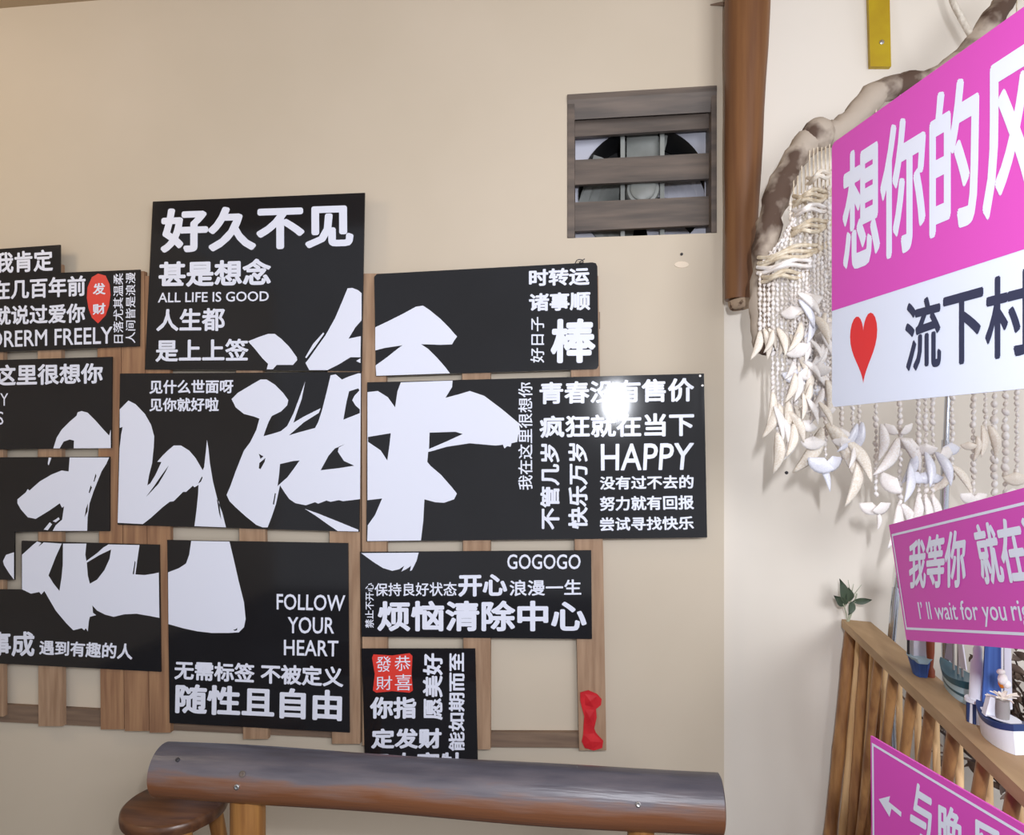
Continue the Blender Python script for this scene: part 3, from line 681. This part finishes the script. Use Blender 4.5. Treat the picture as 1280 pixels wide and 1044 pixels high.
# middle sign
A = at_d(1133, 800, 1.5); B = at_d(1280, 812, 1.5 * .74); T = at_d(1127, 652, 1.5)
PM = Plane(A, B - A, T - A); HM = PM.px(1127, 652)[1]; LM = PM.px(1398, 820)[0]
def mid_sign():
    b = framed(PM, LM, HM, 'crooked middle magenta sign with an English line below the characters')
    g = []
    def R(s, x0, x1, yt0, yt1, yb1, yb0, bd): g.append(text(PM, s, [PM.px(x0, yt0), PM.px(x1, yt1), PM.px(x1, yb1), PM.px(x0, yb0)], .0010, bd))
    R('我等你', 1137, 1208, 676, 659, 735, 736, .028)
    ux = PM.px(1222, 690)[0]; u2 = PM.px(1252, 690)[0]; v1 = PM.px(1222, 655)[1]; v0 = PM.px(1240, 731)[1]; pt = (u2 - ux) * 1.0
    k = 3 if LM - ux > pt * 3.1 else 2
    g.append(text(PM, '就在这'[:k], [(ux, v1), (ux + pt * k - .006, v1), (ux + pt * k - .006, v0), (ux, v0)], .0010, .028))
    a = PM.px(1150, 770)[0]; bpx = PM.px(1259, 770)[0]; vt = PM.px(1200, 751)[1]; vb = PM.px(1238, 784)[1]
    full = "I’ ll wait for you"; L1 = bpx - a
    g.append(text(PM, full, [(a, vt), (bpx, vt), (bpx, vb), (a, vb)], .0010, .008))
    c = PM.px(1266, 770)[0]
    g.append(text(PM, 'right here', [(c, vt), (min(LM - .02, c + L1 * .62), vt), (min(LM - .02, c + L1 * .62), vb), (c, vb)], .0010, .008))
    obj('lettering', merge(*g), 'white', b, label='white lettering')
mid_sign()
# lower sign
kl = 1 / (.905 * (1400 - 490))
dl = 1 / (kl * (1090 - 490)); dr = 1 / (kl * (1270 - 490))
A = at_d(1090, 921, dl); B = at_d(1280, 1032, 1 / (kl * (1280 - 490)))
PL = Plane(A - V((0, 0, .34)), V((B.x - A.x, B.y - A.y, B.z - A.z))); HL = PL.px(1090, 921)[1]; LL = min(PL.px(1398, 1100)[0], .62)
def low_sign():
    b = framed(PL, LL, HL, 'lowest magenta sign with a white arrow, in front of the bamboo canes', .012, .012)
    f = C((1020, 840), 4.923)
    obj('arrow_print', flat(PL, [[PL.px(*f(p)) for p in [(388, 783), (458, 765), (450, 800), (528, 863), (526, 893), (466, 842), (455, 893)]]], .0008), 'white', b, label='white arrow pointing left')
    g = []
    def R(s, q): g.append(text(PL, s, [PL.px(*f(p)) for p in q], .0008, .026))
    R('与', [(598, 665), (718, 740), (712, 1080), (575, 1000)])
    R('晚', [(755, 790), (905, 868), (905, 1190), (755, 1110)])
    R('风', [(960, 890), (1160, 1000), (1160, 1300), (960, 1210)])
    obj('lettering', merge(*g), 'white', b, label='white characters')
low_sign()
def signpost():
    ps = [PBIG.pt((LB - .03, HB / 2)), PM.pt((LM - .03, HM / 2)), PL.pt((LL - .03, HL / 2))]
    c = at_d(1420, 560, 1.02); c.z = 0
    t = thing('signpost', c, 'grey steel signpost carrying the three magenta signs', 'signpost')
    obj('pole', tube([c, c + V((0, 0, 2.35))], .02, 16), 'chrome', t, smooth=True)
    for p, pl in zip(ps, (PBIG, PM, PL)):
        e = p - pl.N * (TH + .001); obj('bracket', tube([V((c.x, c.y, e.z)), e], .008, 8), 'chrome', t)
signpost()

# chrome stand poles behind the ledge
def stand(xt, yt, xb, yb, d, label, collar=None):
    A = at_d(xt, yt, d); B = at_d(xb, yb, d); k = (A.z) / (A.z - B.z); G = A + (B - A) * k
    t = thing('chrome_stand', G, label, 'stand')
    B2 = B + V((.03, 0, 0)); G = V((B2.x, B2.y, 0)); t.location = G; WP[t.name] = G; mid = A.lerp(B, .55)
    obj('upper_tube', tube([mid, A], .009, 14), 'chrome', t, smooth=True)
    obj('lower_tube', tube([G + V((0, 0, .012)), B - V((0, 0, .1)), mid], .013, 14), 'chrome', t, smooth=True)
    if collar:
        p = at_d(*collar, d); obj('collar', tube([p - V((0, 0, .02)), p + V((0, 0, .02))], .019, 14), 'fang', t, smooth=True)
        obj('knob', ball(p + CR * .026 - CF * .01, .01), 'dkplastic', t, smooth=True)
    obj('foot_disc', lathe(G, [(.04, 0), (.04, .01), (.016, .016)], 24), 'chrome', t)
stand(1187, 440, 1179, 640, 2.22, 'thin upright chrome stand behind the hanging shells and magenta signs')
stand(1132, 655, 1111, 800, 2.26, 'leaning chrome stand with a clamp beside the middle sign', (1126, 733))

# ------------------------------------------------------------------ yellow strip, rope
Yw = WY + .03
pl = wallplane(Yw - .018)
t_ = thing('yellow_strip', at_y(1100, 83, Yw), 'yellow painted strip hanging down the pale wall from above', 'painted strip')
q = [pl.px(1088, 83), pl.px(1114, 83), pl.px(1111, -60), pl.px(1084, -60)]
obj('strip', slab(pl, q, -.018, 0), 'yellow', t_); obj('screw', lathe(pl.pp(1102, 53), [(.008, 0), (.008, .003), (.004, .005)], 14, pl.N), 'steel', t_)

# ------------------------------------------------------------------ shell curtain on a driftwood branch
DS = 2.03      # depth of the hanging shells
def leafshell(L, Wd, bend):
    vs, fs = [], []; n = 9; seg = 8
    for i in range(n + 1):
        k = i / n; w_ = Wd * .5 * math.sin(math.pi * (.06 + .90 * k) ** .85) + .0004; th = w_ * .45
        cx_ = bend * (math.sin(math.pi * k)); z = -L * k
        for s in range(seg):
            a = 2 * math.pi * s / seg; vs.append(V((cx_ + w_ * math.cos(a), th * math.sin(a), z)))
    for i in range(n):
        for s in range(seg):
            s2 = (s + 1) % seg; fs.append((i * seg + s, (i + 1) * seg + s, (i + 1) * seg + s2, i * seg + s2))
    fs.append(tuple(range(seg))); fs.append(tuple(n * seg + s for s in range(seg))[::-1])
    return vs, fs
def roundshell(r):
    vs, fs = [], []; n = 6; seg = 16       # ribbed fan shell hanging from its hinge
    for side in (1, .55):
        for i in range(n + 1):
            k = i / n
            for q_ in range(seg + 1):
                a = math.radians(-66 + 132 * q_ / seg); rr = 2 * r * k * (.86 + .14 * math.cos(a)) * (1 + .03 * (q_ % 2))
                dome = .30 * r * math.sin(math.pi * min(1, .08 + k * .92)) * (math.cos(a * 1.25)) * side + .03 * r * (q_ % 2) * k
                vs.append(V((rr * math.sin(a), -dome if side == 1 else -dome + .02 * r, -rr * math.cos(a))))
    row = seg + 1; N = row * (n + 1)
    for i in range(n):
        for q_ in range(seg):
            a = i * row + q_; fs.append((a, a + row, a + row + 1, a + 1)); a += N; fs.append((a, a + 1, a + row + 1, a + row))
        for e in (0, seg):
            a = i * row + e; f_ = (a, a + N, a + N + row, a + row); fs.append(f_ if e == 0 else f_[::-1])
    for q_ in range(seg): a = n * row + q_; fs.append((a, a + N, a + N + 1, a + 1))
    return vs, fs
def mesh_of(name, geo, m):
    me = bpy.data.meshes.new(name); me.from_pydata([tuple(v) for v in geo[0]], [], geo[1]); me.materials.append(M[m])
    me.polygons.foreach_set('use_smooth', [True] * len(me.polygons)); me.update(); return me
SH = {}
for k_, m_ in (('w', 'shell'), ('c', 'shellc'), ('p', 'shellp')):
    SH['L' + k_] = mesh_of('leaf_shell', leafshell(1, .27, .10), m_); SH['R' + k_] = mesh_of('round_shell', roundshell(.5), m_)
def R4(): return random.uniform(-1, 1)
def curtain():
    ppx = [(1300, -55), (1266, -12), (1242, 22), (1208, 68), (1170, 96), (1130, 106), (1095, 118), (1066, 148), (1042, 166), (1018, 172), (995, 196), (975, 235), (962, 280), (954, 330), (950, 380), (952, 420), (956, 440)]
    rad = [.03, .034, .038, .04, .036, .040, .046, .044, .04, .048, .044, .046, .044, .040, .036, .036, .022]
    d = DS + .06
    path = smooth_path([at_d(x, y, d) for x, y in ppx], 5)
    rr = []
    for i in range(len(path)):
        k = i / 5; a = int(min(k, len(rad) - 2)); f_ = k - a; rr.append((rad[a] * (1 - f_) + rad[a + 1] * f_) * (1 + .09 * math.sin(i * 1.9) + .06 * math.sin(i * .83)) * .84)
    root = at_d(1040, 170, d)
    t = thing('shell_curtain', root, 'curtain of white shell strings hanging from a curved driftwood branch', 'shell hanging')
    bv, bf = tube(path, rr, 18); bv = [v + V((R4(), R4(), R4())) * .0032 for v in bv]
    br = obj('driftwood_branch', (bv, bf), 'drift', t, smooth=True)
    for (x, y, r) in ((1023, 168, .05), (1088, 122, .02), (958, 430, .036)):
        p = at_d(x, y, d - .012); obj('branch_knot', ball(p, r, 12, 8, (1, .8, 1)), 'drift', br, smooth=True)
    # cords wound around the branch and across the strings
    for (xa, ya, xb, yb, n, m) in ((948, 322, 1038, 300, 3, 'cord'), (947, 334, 1036, 322, 2, 'shell'), (950, 345, 1010, 338, 2, 'cord'), (985, 285, 1041, 272, 3, 'cord'), (990, 262, 1041, 255, 2, 'shell'), (992, 245, 1041, 235, 3, 'cord'), (1010, 222, 1041, 212, 2, 'shellc')):
        for k in range(n):
            pts = []
            for i in range(13):
                f_ = i / 12; pts.append(at_d(xa + (xb - xa) * f_, ya + k * 5 + (yb - ya) * f_ + 3 * math.sin(f_ * 9 + k), DS - .05 + .10 * (1 - math.sin(math.pi * min(1, f_ * .9 + .1))) + random.uniform(-.004, .004)))
            obj('cord_wrap', tube(smooth_path(pts, 2), .0062, 7), m, t, smooth=True)
    def strand(x, y0, y1, shells=(), bead=6.5, m='shell', dd=0, x1=None):
        d_ = DS + dd; A = at_d(x, y0, d_); B = at_d(x if x1 is None else x1, y1, d_); gs = []
        L = (A - B).length; s = bead * d_ / F; n = max(1, int(L / s)); ph = random.random() * 6
        gs.append(tube([A, A.lerp(B, .5), B], .0014, 5))
        for i in range(n):
            p = A.lerp(B, (i + .5) / n) + V((random.uniform(-.0012, .0012), random.uniform(-.002, .002), 0))
            r = s * random.uniform(.30, .50)
            v, f_ = ball(p, r, 7, 4, (1, 1, 1.25)); sh = random.uniform(-.35, .35) * r
            gs.append(([q_ + V((sh * (q_.z - p.z) / r, 0, 0)) for q_ in v], f_))
        o = obj('shell_string', merge(*gs), m, t, org=A, smooth=True)
        for (sx, sy, kind, size, ang) in shells:
            me = SH[kind]; c = bpy.data.objects.new(me.name, me); COL.objects.link(c); c.parent = o
            c.location = at_d(sx, sy, d_ - .018 - random.uniform(0, .02)) - A; k = size * d_ / F
            k *= .66 if kind[0] == 'R' else 1; c.scale = (k, k, k); c.rotation_euler = (random.uniform(-.25, .25), math.radians(ang), random.uniform(-.5, .5))
    R = random.uniform
    # upper net behind the cords
    for i in range(9):
        x = 988 + i * 6; strand(x, 232 + 5 * abs(4 - i) * (1 if i < 4 else 0), 330 + R(-6, 10), (), 6, 'shellc' if i % 3 == 0 else 'shell', R(-.02, .02))
    for i in range(5): strand(995 - i * 4, 262 + i * 9, 325 + i, (), 6, 'shell', R(-.02, .02), 985 - i * 8)
    # dense left fringe
    for i in range(8):
        x = 950 + i * 5.4
        strand(x, 340, 418 + R(-10, 16), [(x, 412 + R(-6, 6), 'Lc', 34 + R(-6, 6), R(-25, 25))], 6, 'shell', R(-.02, .02))
    for i in range(6):
        x = 966 + i * 6; y1 = 520 + R(-25, 25)
        strand(x, 415, y1, [(x + R(-3, 3), y1 - 4, 'Lc' if i % 2 else 'Lw', 48 + R(-8, 8), R(-28, 28))], 6, 'shell', R(-.015, .02))
    for i in range(12):
        x = 990 + i * 4.6; y1 = (470 if i < 6 else 500) + R(-20, 25)
        sh = [(x + R(-4, 4), 350 + R(0, 100), ('Rw', 'Lw', 'Lc', 'Lw')[i % 4], R(22, 36), R(-40, 40)), (x, y1 - 18, ('Lw', 'Rp', 'Lc')[i % 3], R(26, 40), R(-30, 30))]
        strand(x, 318 + R(-8, 8), y1, sh, 6, 'shell', R(-.03, .02))
    for i in range(9):
        x = 994 + i * 5; ya = 372 + R(-20, 20)
        strand(x, ya, ya + 120, [(x + R(-3, 3), ya + R(8, 30), ('Lw', 'Lp', 'Lc')[i % 3], R(30, 42), R(-45, 45)), (x, ya + 70 + R(-15, 15), ('Rw', 'Lw', 'Lw')[i % 3], R(26, 40), R(-50, 50)), (x, ya + 112, 'Lw' if i % 2 else 'Lc', R(32, 46), R(-35, 35))], 5.5, 'shell', -.035)
    strand(1003, 450, 500, [(1003, 458, 'Rp', 30, 0), (996, 445, 'Rw', 22, 20)])
    strand(1024, 470, 522, [(1022, 497, 'Rw', 36, 0), (1030, 505, 'Rw', 24, 0)])
    strand(972, 500, 535, [(970, 505, 'Lc', 46, 22), (974, 505, 'Lc', 44, -12), (966, 490, 'Lc', 40, 8)])
    strand(993, 500, 548, [(992, 530, 'Lc', 42, 12), (985, 500, 'Lc', 44, 10)])
    strand(1014, 520, 575, [(1012, 525, 'Rw', 22, 20), (1016, 545, 'Rw', 26, 0), (1028, 535, 'Lc', 66, 32), (1034, 530, 'Lc', 76, -26)])
    strand(1032, 505, 572, [(1030, 572, 'Rp', 30, 24), (1040, 570, 'Rp', 30, -18), (1022, 575, 'Lp', 42, -20)])
    strand(1052, 500, 560, [(1048, 535, 'Lw', 34, -35), (1052, 545, 'Rw', 20, 0), (1058, 550, 'Lc', 60, -30)])
    strand(1066, 500, 580, [(1062, 550, 'Rw', 22, 10), (1068, 555, 'Lw', 32, 20), (1074, 575, 'Lc', 60, 14)])
    strand(1074, 490, 545, [(1078, 528, 'Lp', 46, 22), (1072, 530, 'Lp', 42, 35)])
    strand(1095, 480, 622, [(1102, 530, 'Lw', 46, 4), (1090, 628, 'Rw', 24, 20), (1101, 628, 'Rw', 24, -20), (1097, 640, 'Lw', 22, 0)], 7.5)
    strand(1125, 470, 655, [(1118, 532, 'Rw', 18, 40), (1131, 532, 'Rw', 18, -40), (1123, 548, 'Lw', 56, 34), (1127, 548, 'Lw', 52, -30), (1122, 598, 'Rw', 30, 50), (1138, 580, 'Lp', 50, 20), (1124, 630, 'Lw', 58, 22), (1128, 630, 'Lw', 55, -22)], 7.5)
    for i, x in enumerate((1148, 1157, 1166)):
        strand(x, 470, 640, [(x + (-8, 0, 12)[i], 548 + 6 * i, 'Rw', 24, (30, 0, -40)[i]), (x, 590, 'Rp', 22, R(-30, 30)), (x + (-4, 0, 4)[i], 565, 'Lp', 44, (20, 0, -20)[i]), (x, 620, 'Lw', 44, (12, 0, -12)[i])], 7.5)
    strand(1190, 470, 600, [(1189, 553, 'Rp', 24, 0), (1192, 582, 'Lc', 46, 38), (1190, 582, 'Lc', 46, -36)], 7.5)
    strand(1217, 470, 625, [(1222, 545, 'Lc', 32, 8), (1211, 552, 'Rc', 16, 0), (1214, 616, 'Rw', 22, 20), (1222, 616, 'Rw', 22, -20)], 8)
    strand(1232, 480, 540, [(1228, 532, 'Lc', 40, 10), (1236, 532, 'Lc', 42, -10)], 7)
    strand(1243, 470, 640, [(1241, 620, 'Rw', 16, 0)], 10); strand(1257, 470, 640, [(1259, 618, 'Rw', 16, 0)], 10)
    strand(1271, 480, 600, [(1270, 590, 'Rc', 26, 0), (1266, 610, 'Rw', 20, 0)], 7)
    # cord loops that hang the strings from the branch behind the big sign
    for x in (1053, 1066, 1074, 1095, 1125, 1148, 1157, 1166, 1190, 1217, 1232, 1243, 1257, 1271):
        yb = min((abs(px_ - x), py_) for px_, py_ in ppx)[1]
        obj('hanging_cord', tube([at_d(x, yb + 10, d - .01), at_d(x, 490, DS)], .002, 6), 'cord', t)
    for i in range(10):
        x = 992 + i * 5; yb = 232 if x < 1010 else 200
        obj('hanging_cord', tube([at_d(x, yb - 25, d - .02), at_d(x, yb + 40, DS)], .002, 6), 'cord', t)
    return d
dB = curtain()
pr = [at_d(1178, -60, dB), at_d(1189, -5, dB), at_d(1200, 20, dB), at_d(1214, 45, dB), at_d(1222, 60, dB - .01)]
top = pr[0].copy(); top.z = ZC
obj('hanging_rope', tube(smooth_path([top] + pr, 5), .009, 10), 'rope', label='white rope holding up the driftwood branch', cat='rope', smooth=True)

# ------------------------------------------------------------------ ornaments on the ledge
def hull_geo(c, ax, L, Wd, H, tr=1.0, sheer=.25, z0=0, z1=1):
    """boat hull lofted along ax (bow end first); z0..z1 selects a band of its height"""
    ax = V(ax).normalized(); s = V((-ax.y, ax.x, 0)); vs, fs = [], []; n = 12; m = 7
    for i in range(n + 1):
        k = i / n; w_ = Wd * .5 * min(1, (math.sin(min(1, k * 1.5) * math.pi / 2)) ** .8) * (1 - max(0, (k - .62) / .38) ** 2.6 * .55) + .0008
        sh = sheer * H * (abs(k - .55) / .55) ** 2
        for j in range(m + 1):
            q_ = -1 + 2 * j / m
            for lev in (0, 1):
                f_ = z0 if lev == 0 else z1
                ww = w_ * (.62 + .38 * f_); off = (1 - f_) * .10 * L * (1 - k)
                vs.append(V(c) + ax * (L * (k - .5) + off) + s * (q_ * ww) + V((0, 0, f_ * (H + sh))))
    row = (m + 1) * 2
    for i in range(n):
        for j in range(m):
            a = i * row + 2 * j; b = a + row
            fs.append((a, a + 2, b + 2, b)); fs.append((a + 1, b + 1, b + 3, a + 3))
        a = i * row; b = a + row; fs.append((a, b, b + 1, a + 1)); a += 2 * m; b += 2 * m; fs.append((a, a + 1, b + 1, b))
    for i in (0, n):
        for j in range(m):
            a = i * row + 2 * j; fs.append((a, a + 1, a + 3, a + 2) if i == 0 else (a, a + 2, a + 3, a + 1))
    return vs, fs
def sail_geo(base, u, w_, h_, th=.0015, shape='tri', belly=.15):
    u = V(u).normalized(); n = u.cross(V((0, 0, 1))); pts = []; K = 7
    top, bot = [], []
    for i in range(K + 1):
        k = i / K; wid = w_ * ((1 - k) if shape == 'tri' else (1 - .25 * k)); 
        for j in (0, .5, 1):
            p = V(base) + u * (wid * j) + V((0, 0, h_ * k)) + n * (belly * w_ * math.sin(math.pi * j) * math.sin(math.pi * min(1, k + .15)))
            top.append(p + n * th); bot.append(p - n * th)
    vs = top + bot; N = len(top); fs = []
    for i in range(K):
        for j in range(2):
            a = i * 3 + j; fs.append((a, a + 1, a + 4, a + 3)); fs.append((N + a, N + a + 3, N + a + 4, N + a + 1))
        a = i * 3; fs.append((a, a + 3, N + a + 3, N + a)); a += 2; fs.append((a, N + a, N + a + 3, a + 3))
    fs.append((0, N, N + 1, 1)); fs.append((1, N + 1, N + 2, 2)); a = K * 3
    fs.append((a, a + 1, N + a + 1, N + a)); fs.append((a + 1, a + 2, N + a + 2, N + a + 1))
    return vs, fs
def on_ledge(x, y): return at_z(x, y, 1.0005)
def px_m(p): return (p - CAM).dot(CF) / F        # metres per pixel at p
def boats():
    # far blue boat
    p = on_ledge(1148, 840); k = px_m(p)
    t = thing('model_boat', p, 'farthest model boat on the ledge, blue hull and white cabin', 'model boat', 'model boats on the fence ledge')
    ax = (FD * .9 - FN * .1)
    obj('hull', hull_geo(p, ax, 46 * k, 24 * k, 18 * k), 'sailb', t, smooth=True)
    obj('deck', hull_geo(p + V((0, 0, 17 * k)), ax, 50 * k, 28 * k, 5 * k), 'hullb', t, smooth=True)
    obj('cabin', box(p + V((-9 * k, -8 * k, 21 * k)), p + V((7 * k, 9 * k, 48 * k))), 'sailw', t)
    obj('mast', tube([p + V((-12 * k, 0, 20 * k)), p + V((-12 * k, 0, 60 * k))], 1.6 * k, 8), 'dkplastic', t)
    p = on_ledge(1163, 846); obj('wooden_figure', lathe(p, [(5 * k, 0), (5 * k, 8 * k), (3 * k, 12 * k), (4.5 * k, 30 * k), (5 * k, 52 * k), (2 * k, 60 * k)], 12), 'rustw', label='slim red-brown wooden figure between the blue and teal model boats', cat='figurine', smooth=True)
    # teal boat with masts
    p = on_ledge(1197, 868); k = px_m(p)
    t = thing('model_boat', p, 'teal and pale model boat with rigged masts, second along the ledge', 'model boat', 'model boats on the fence ledge')
    ax = FD + FN * .05
    obj('hull', hull_geo(p, ax, 92 * k, 30 * k, 26 * k, z0=0, z1=.72), 'hullb', t, smooth=True)
    obj('hull_band', hull_geo(p, ax, 93.5 * k, 31.5 * k, 26 * k, z0=.70, z1=1.0), 'hullt', t, smooth=True)
    obj('hull_stripe', hull_geo(p, ax, 92.8 * k, 30.8 * k, 26 * k, z0=.30, z1=.42), 'hullt', t, smooth=True)
    zt = 26 * k
    for dx in (-12, 2, 14):
        obj('mast', tube([p + FD * (dx * k) + V((0, 0, zt)), p + FD * (dx * k) + V((0, 0, zt + 85 * k))], 1.3 * k, 8), 'grey', t)
    obj('sail', sail_geo(p + FD * (-14 * k) + V((0, 0, zt + 8 * k)), -FD, 24 * k, 70 * k), 'saill', t, smooth=True)
    obj('sail', sail_geo(p + FD * (4 * k) + V((0, 0, zt + 12 * k)), FD, 22 * k, 60 * k), 'sailw', t, smooth=True)
    # lighthouse with striped foot
    p = on_ledge(1222, 903); k = px_m(p)
    t = thing('model_lighthouse', p, 'white model lighthouse with a navy-striped foot between the boats', 'model lighthouse')
    prof = [(11 * k, 0), (10 * k, 26 * k)]
    b_ = obj('striped_base', lathe(p, prof, 20), 'hullw', t, smooth=True)
    for a in range(8):
        an = a * math.pi / 4; c_ = p + V((math.cos(an) * 10.4 * k, math.sin(an) * 10.4 * k, 0))
        obj('stripe', tube([c_ + V((0, 0, .5 * k)), c_ + V((0, 0, 26 * k))], 2.2 * k, 6), 'hulln', b_)
    obj('gallery', lathe(p + V((0, 0, 26 * k)), [(14 * k, 0), (14 * k, 4 * k)], 20), 'hullw', t)
    obj('tower', lathe(p + V((0, 0, 30 * k)), [(9.5 * k, 0), (7.5 * k, 46 * k), (5 * k, 50 * k), (5 * k, 62 * k), (1 * k, 70 * k)], 20), 'hullw', t, smooth=True)
    # tall sailing boat
    p = on_ledge(1244, 912) + FN * .012; k = px_m(p)
    t = thing('model_sailboat', p, 'model sailboat with a tall blue sail behind the white boat', 'model boat', 'model boats on the fence ledge')
    obj('hull', hull_geo(p, FD, 54 * k, 22 * k, 20 * k), 'hulln', t, smooth=True)
    obj('mast', tube([p + V((0, 0, 18 * k)), p + V((0, 0, 150 * k))], 1.4 * k, 8), 'hullw', t)
    obj('sail', sail_geo(p + CR * (-1 * k) + V((0, 0, 26 * k)), CR * -1, 24 * k, 120 * k, shape='sq'), 'sailb', t, smooth=True, label='deep blue sail')
    obj('sail', sail_geo(p + CR * (3 * k) + V((0, 0, 26 * k)), CR, 10 * k, 118 * k, shape='sq'), 'sailw', t, smooth=True, label='white sail')
    obj('pennant', merge(ball(p + CR * (-8 * k) - CF * .02 + V((0, 0, 66 * k)), 6 * k, 8, 6, (.8, .5, 1.7))), 'orange', t, smooth=True, label='orange ornament')
    # near white boat
    p = on_ledge(1247, 928); k = px_m(p)
    t = thing('model_boat', p, 'nearest model boat on the ledge, white hull with a navy rim', 'model boat', 'model boats on the fence ledge')
    ax = FD + FN * .25
    obj('hull', hull_geo(p, ax, 72 * k, 36 * k, 32 * k, z0=0, z1=.8), 'hullw', t, smooth=True)
    obj('rim', hull_geo(p, ax, 74 * k, 38 * k, 32 * k, z0=.78, z1=1), 'hulln', t, smooth=True)
    obj('deck', hull_geo(p + V((0, 0, 32 * k)), ax, 60 * k, 30 * k, 3 * k), 'hullw', t, smooth=True)
    z = 35 * k
    obj('cabin', box8([p + V(v) * k for v in ((-16, -3, 33), (-2, -6, 33), (-2, -6, 56), (-10, -3, 58), (-14, 9, 33), (0, 6, 33), (0, 6, 56), (-8, 9, 58))]), 'hullw', t)
    obj('barrel', lathe(p + FD * (13 * k) + V((0, 0, z)), [(7 * k, 0), (7.6 * k, 11 * k), (7 * k, 22 * k)], 16), 'grey', t, smooth=True)
    bq = p + FD * (13 * k) + V((0, 0, z + 22 * k))
    g = []
    for i in range(26):
        a = R_ = random.uniform(0, 6.28); d_ = V((math.cos(a), math.sin(a), random.uniform(.1, 1.1))).normalized(); L = random.uniform(8, 20) * k
        g.append(leaf_geo(bq, d_, L, 4.5 * k, (0.1, 0.2, 1)))
    obj('dried_flower', merge(*g), 'shellc', t, smooth=True, label='cream dried flower')
    obj('seagull', merge(ball(bq + V((0, 0, 26 * k)), 5 * k, 8, 6, (1.2, 1, 1.4)), ball(bq + V((-2 * k, 0, 35 * k)), 4 * k, 8, 6, (1.3, 1, .9)), ball(bq + V((5 * k, 0, 20 * k)), 5 * k, 8, 6, (1, .8, 1))), 'shell', t, smooth=True, label='white bird figure')
    # dried bush in a floor vase behind the fence
    c = at_d(1335, 800, 1.85); c.z = 0
    t = thing('dried_bush', c, 'dark brown dried twig bush behind the nearest model boat', 'dried plant')
    obj('vase', lathe(c, [(.06, 0), (.09, .1), (.10, .3), (.06, .48), (.07, .52)], 24), 'grey', t, smooth=True)
    tips = []
    for i in range(95):
        a = random.uniform(0, 6.28); d_ = V((math.cos(a) * .22, math.sin(a) * .22, 1)).normalized(); q_ = c + V((math.cos(a) * .03, math.sin(a) * .03, .5)); pts = [q_.copy()]
        for j in range(8):
            d_ = (d_ + V((R3() * .34, R3() * .34, R3() * .2))).normalized(); q_ = q_ + d_ * random.uniform(.04, .085); pts.append(q_)
        tips += pts[3:]
        obj('twig', tube(pts, [.0068 * (1 - j / 12) for j in range(9)], 6), 'coral', t, smooth=True)
    g = []
    for i in range(420):
        q_ = random.choice(tips) + V((R3(), R3(), R3())) * .02; d_ = V((R3(), R3(), R3())).normalized()
        g.append(leaf_geo(q_, d_, random.uniform(.03, .06), .022, (.2, .9, .3)))
    obj('dried_leaves', merge(*g), 'dryleaf', t, smooth=True)
def R3(): return random.uniform(-1, 1)
boats()
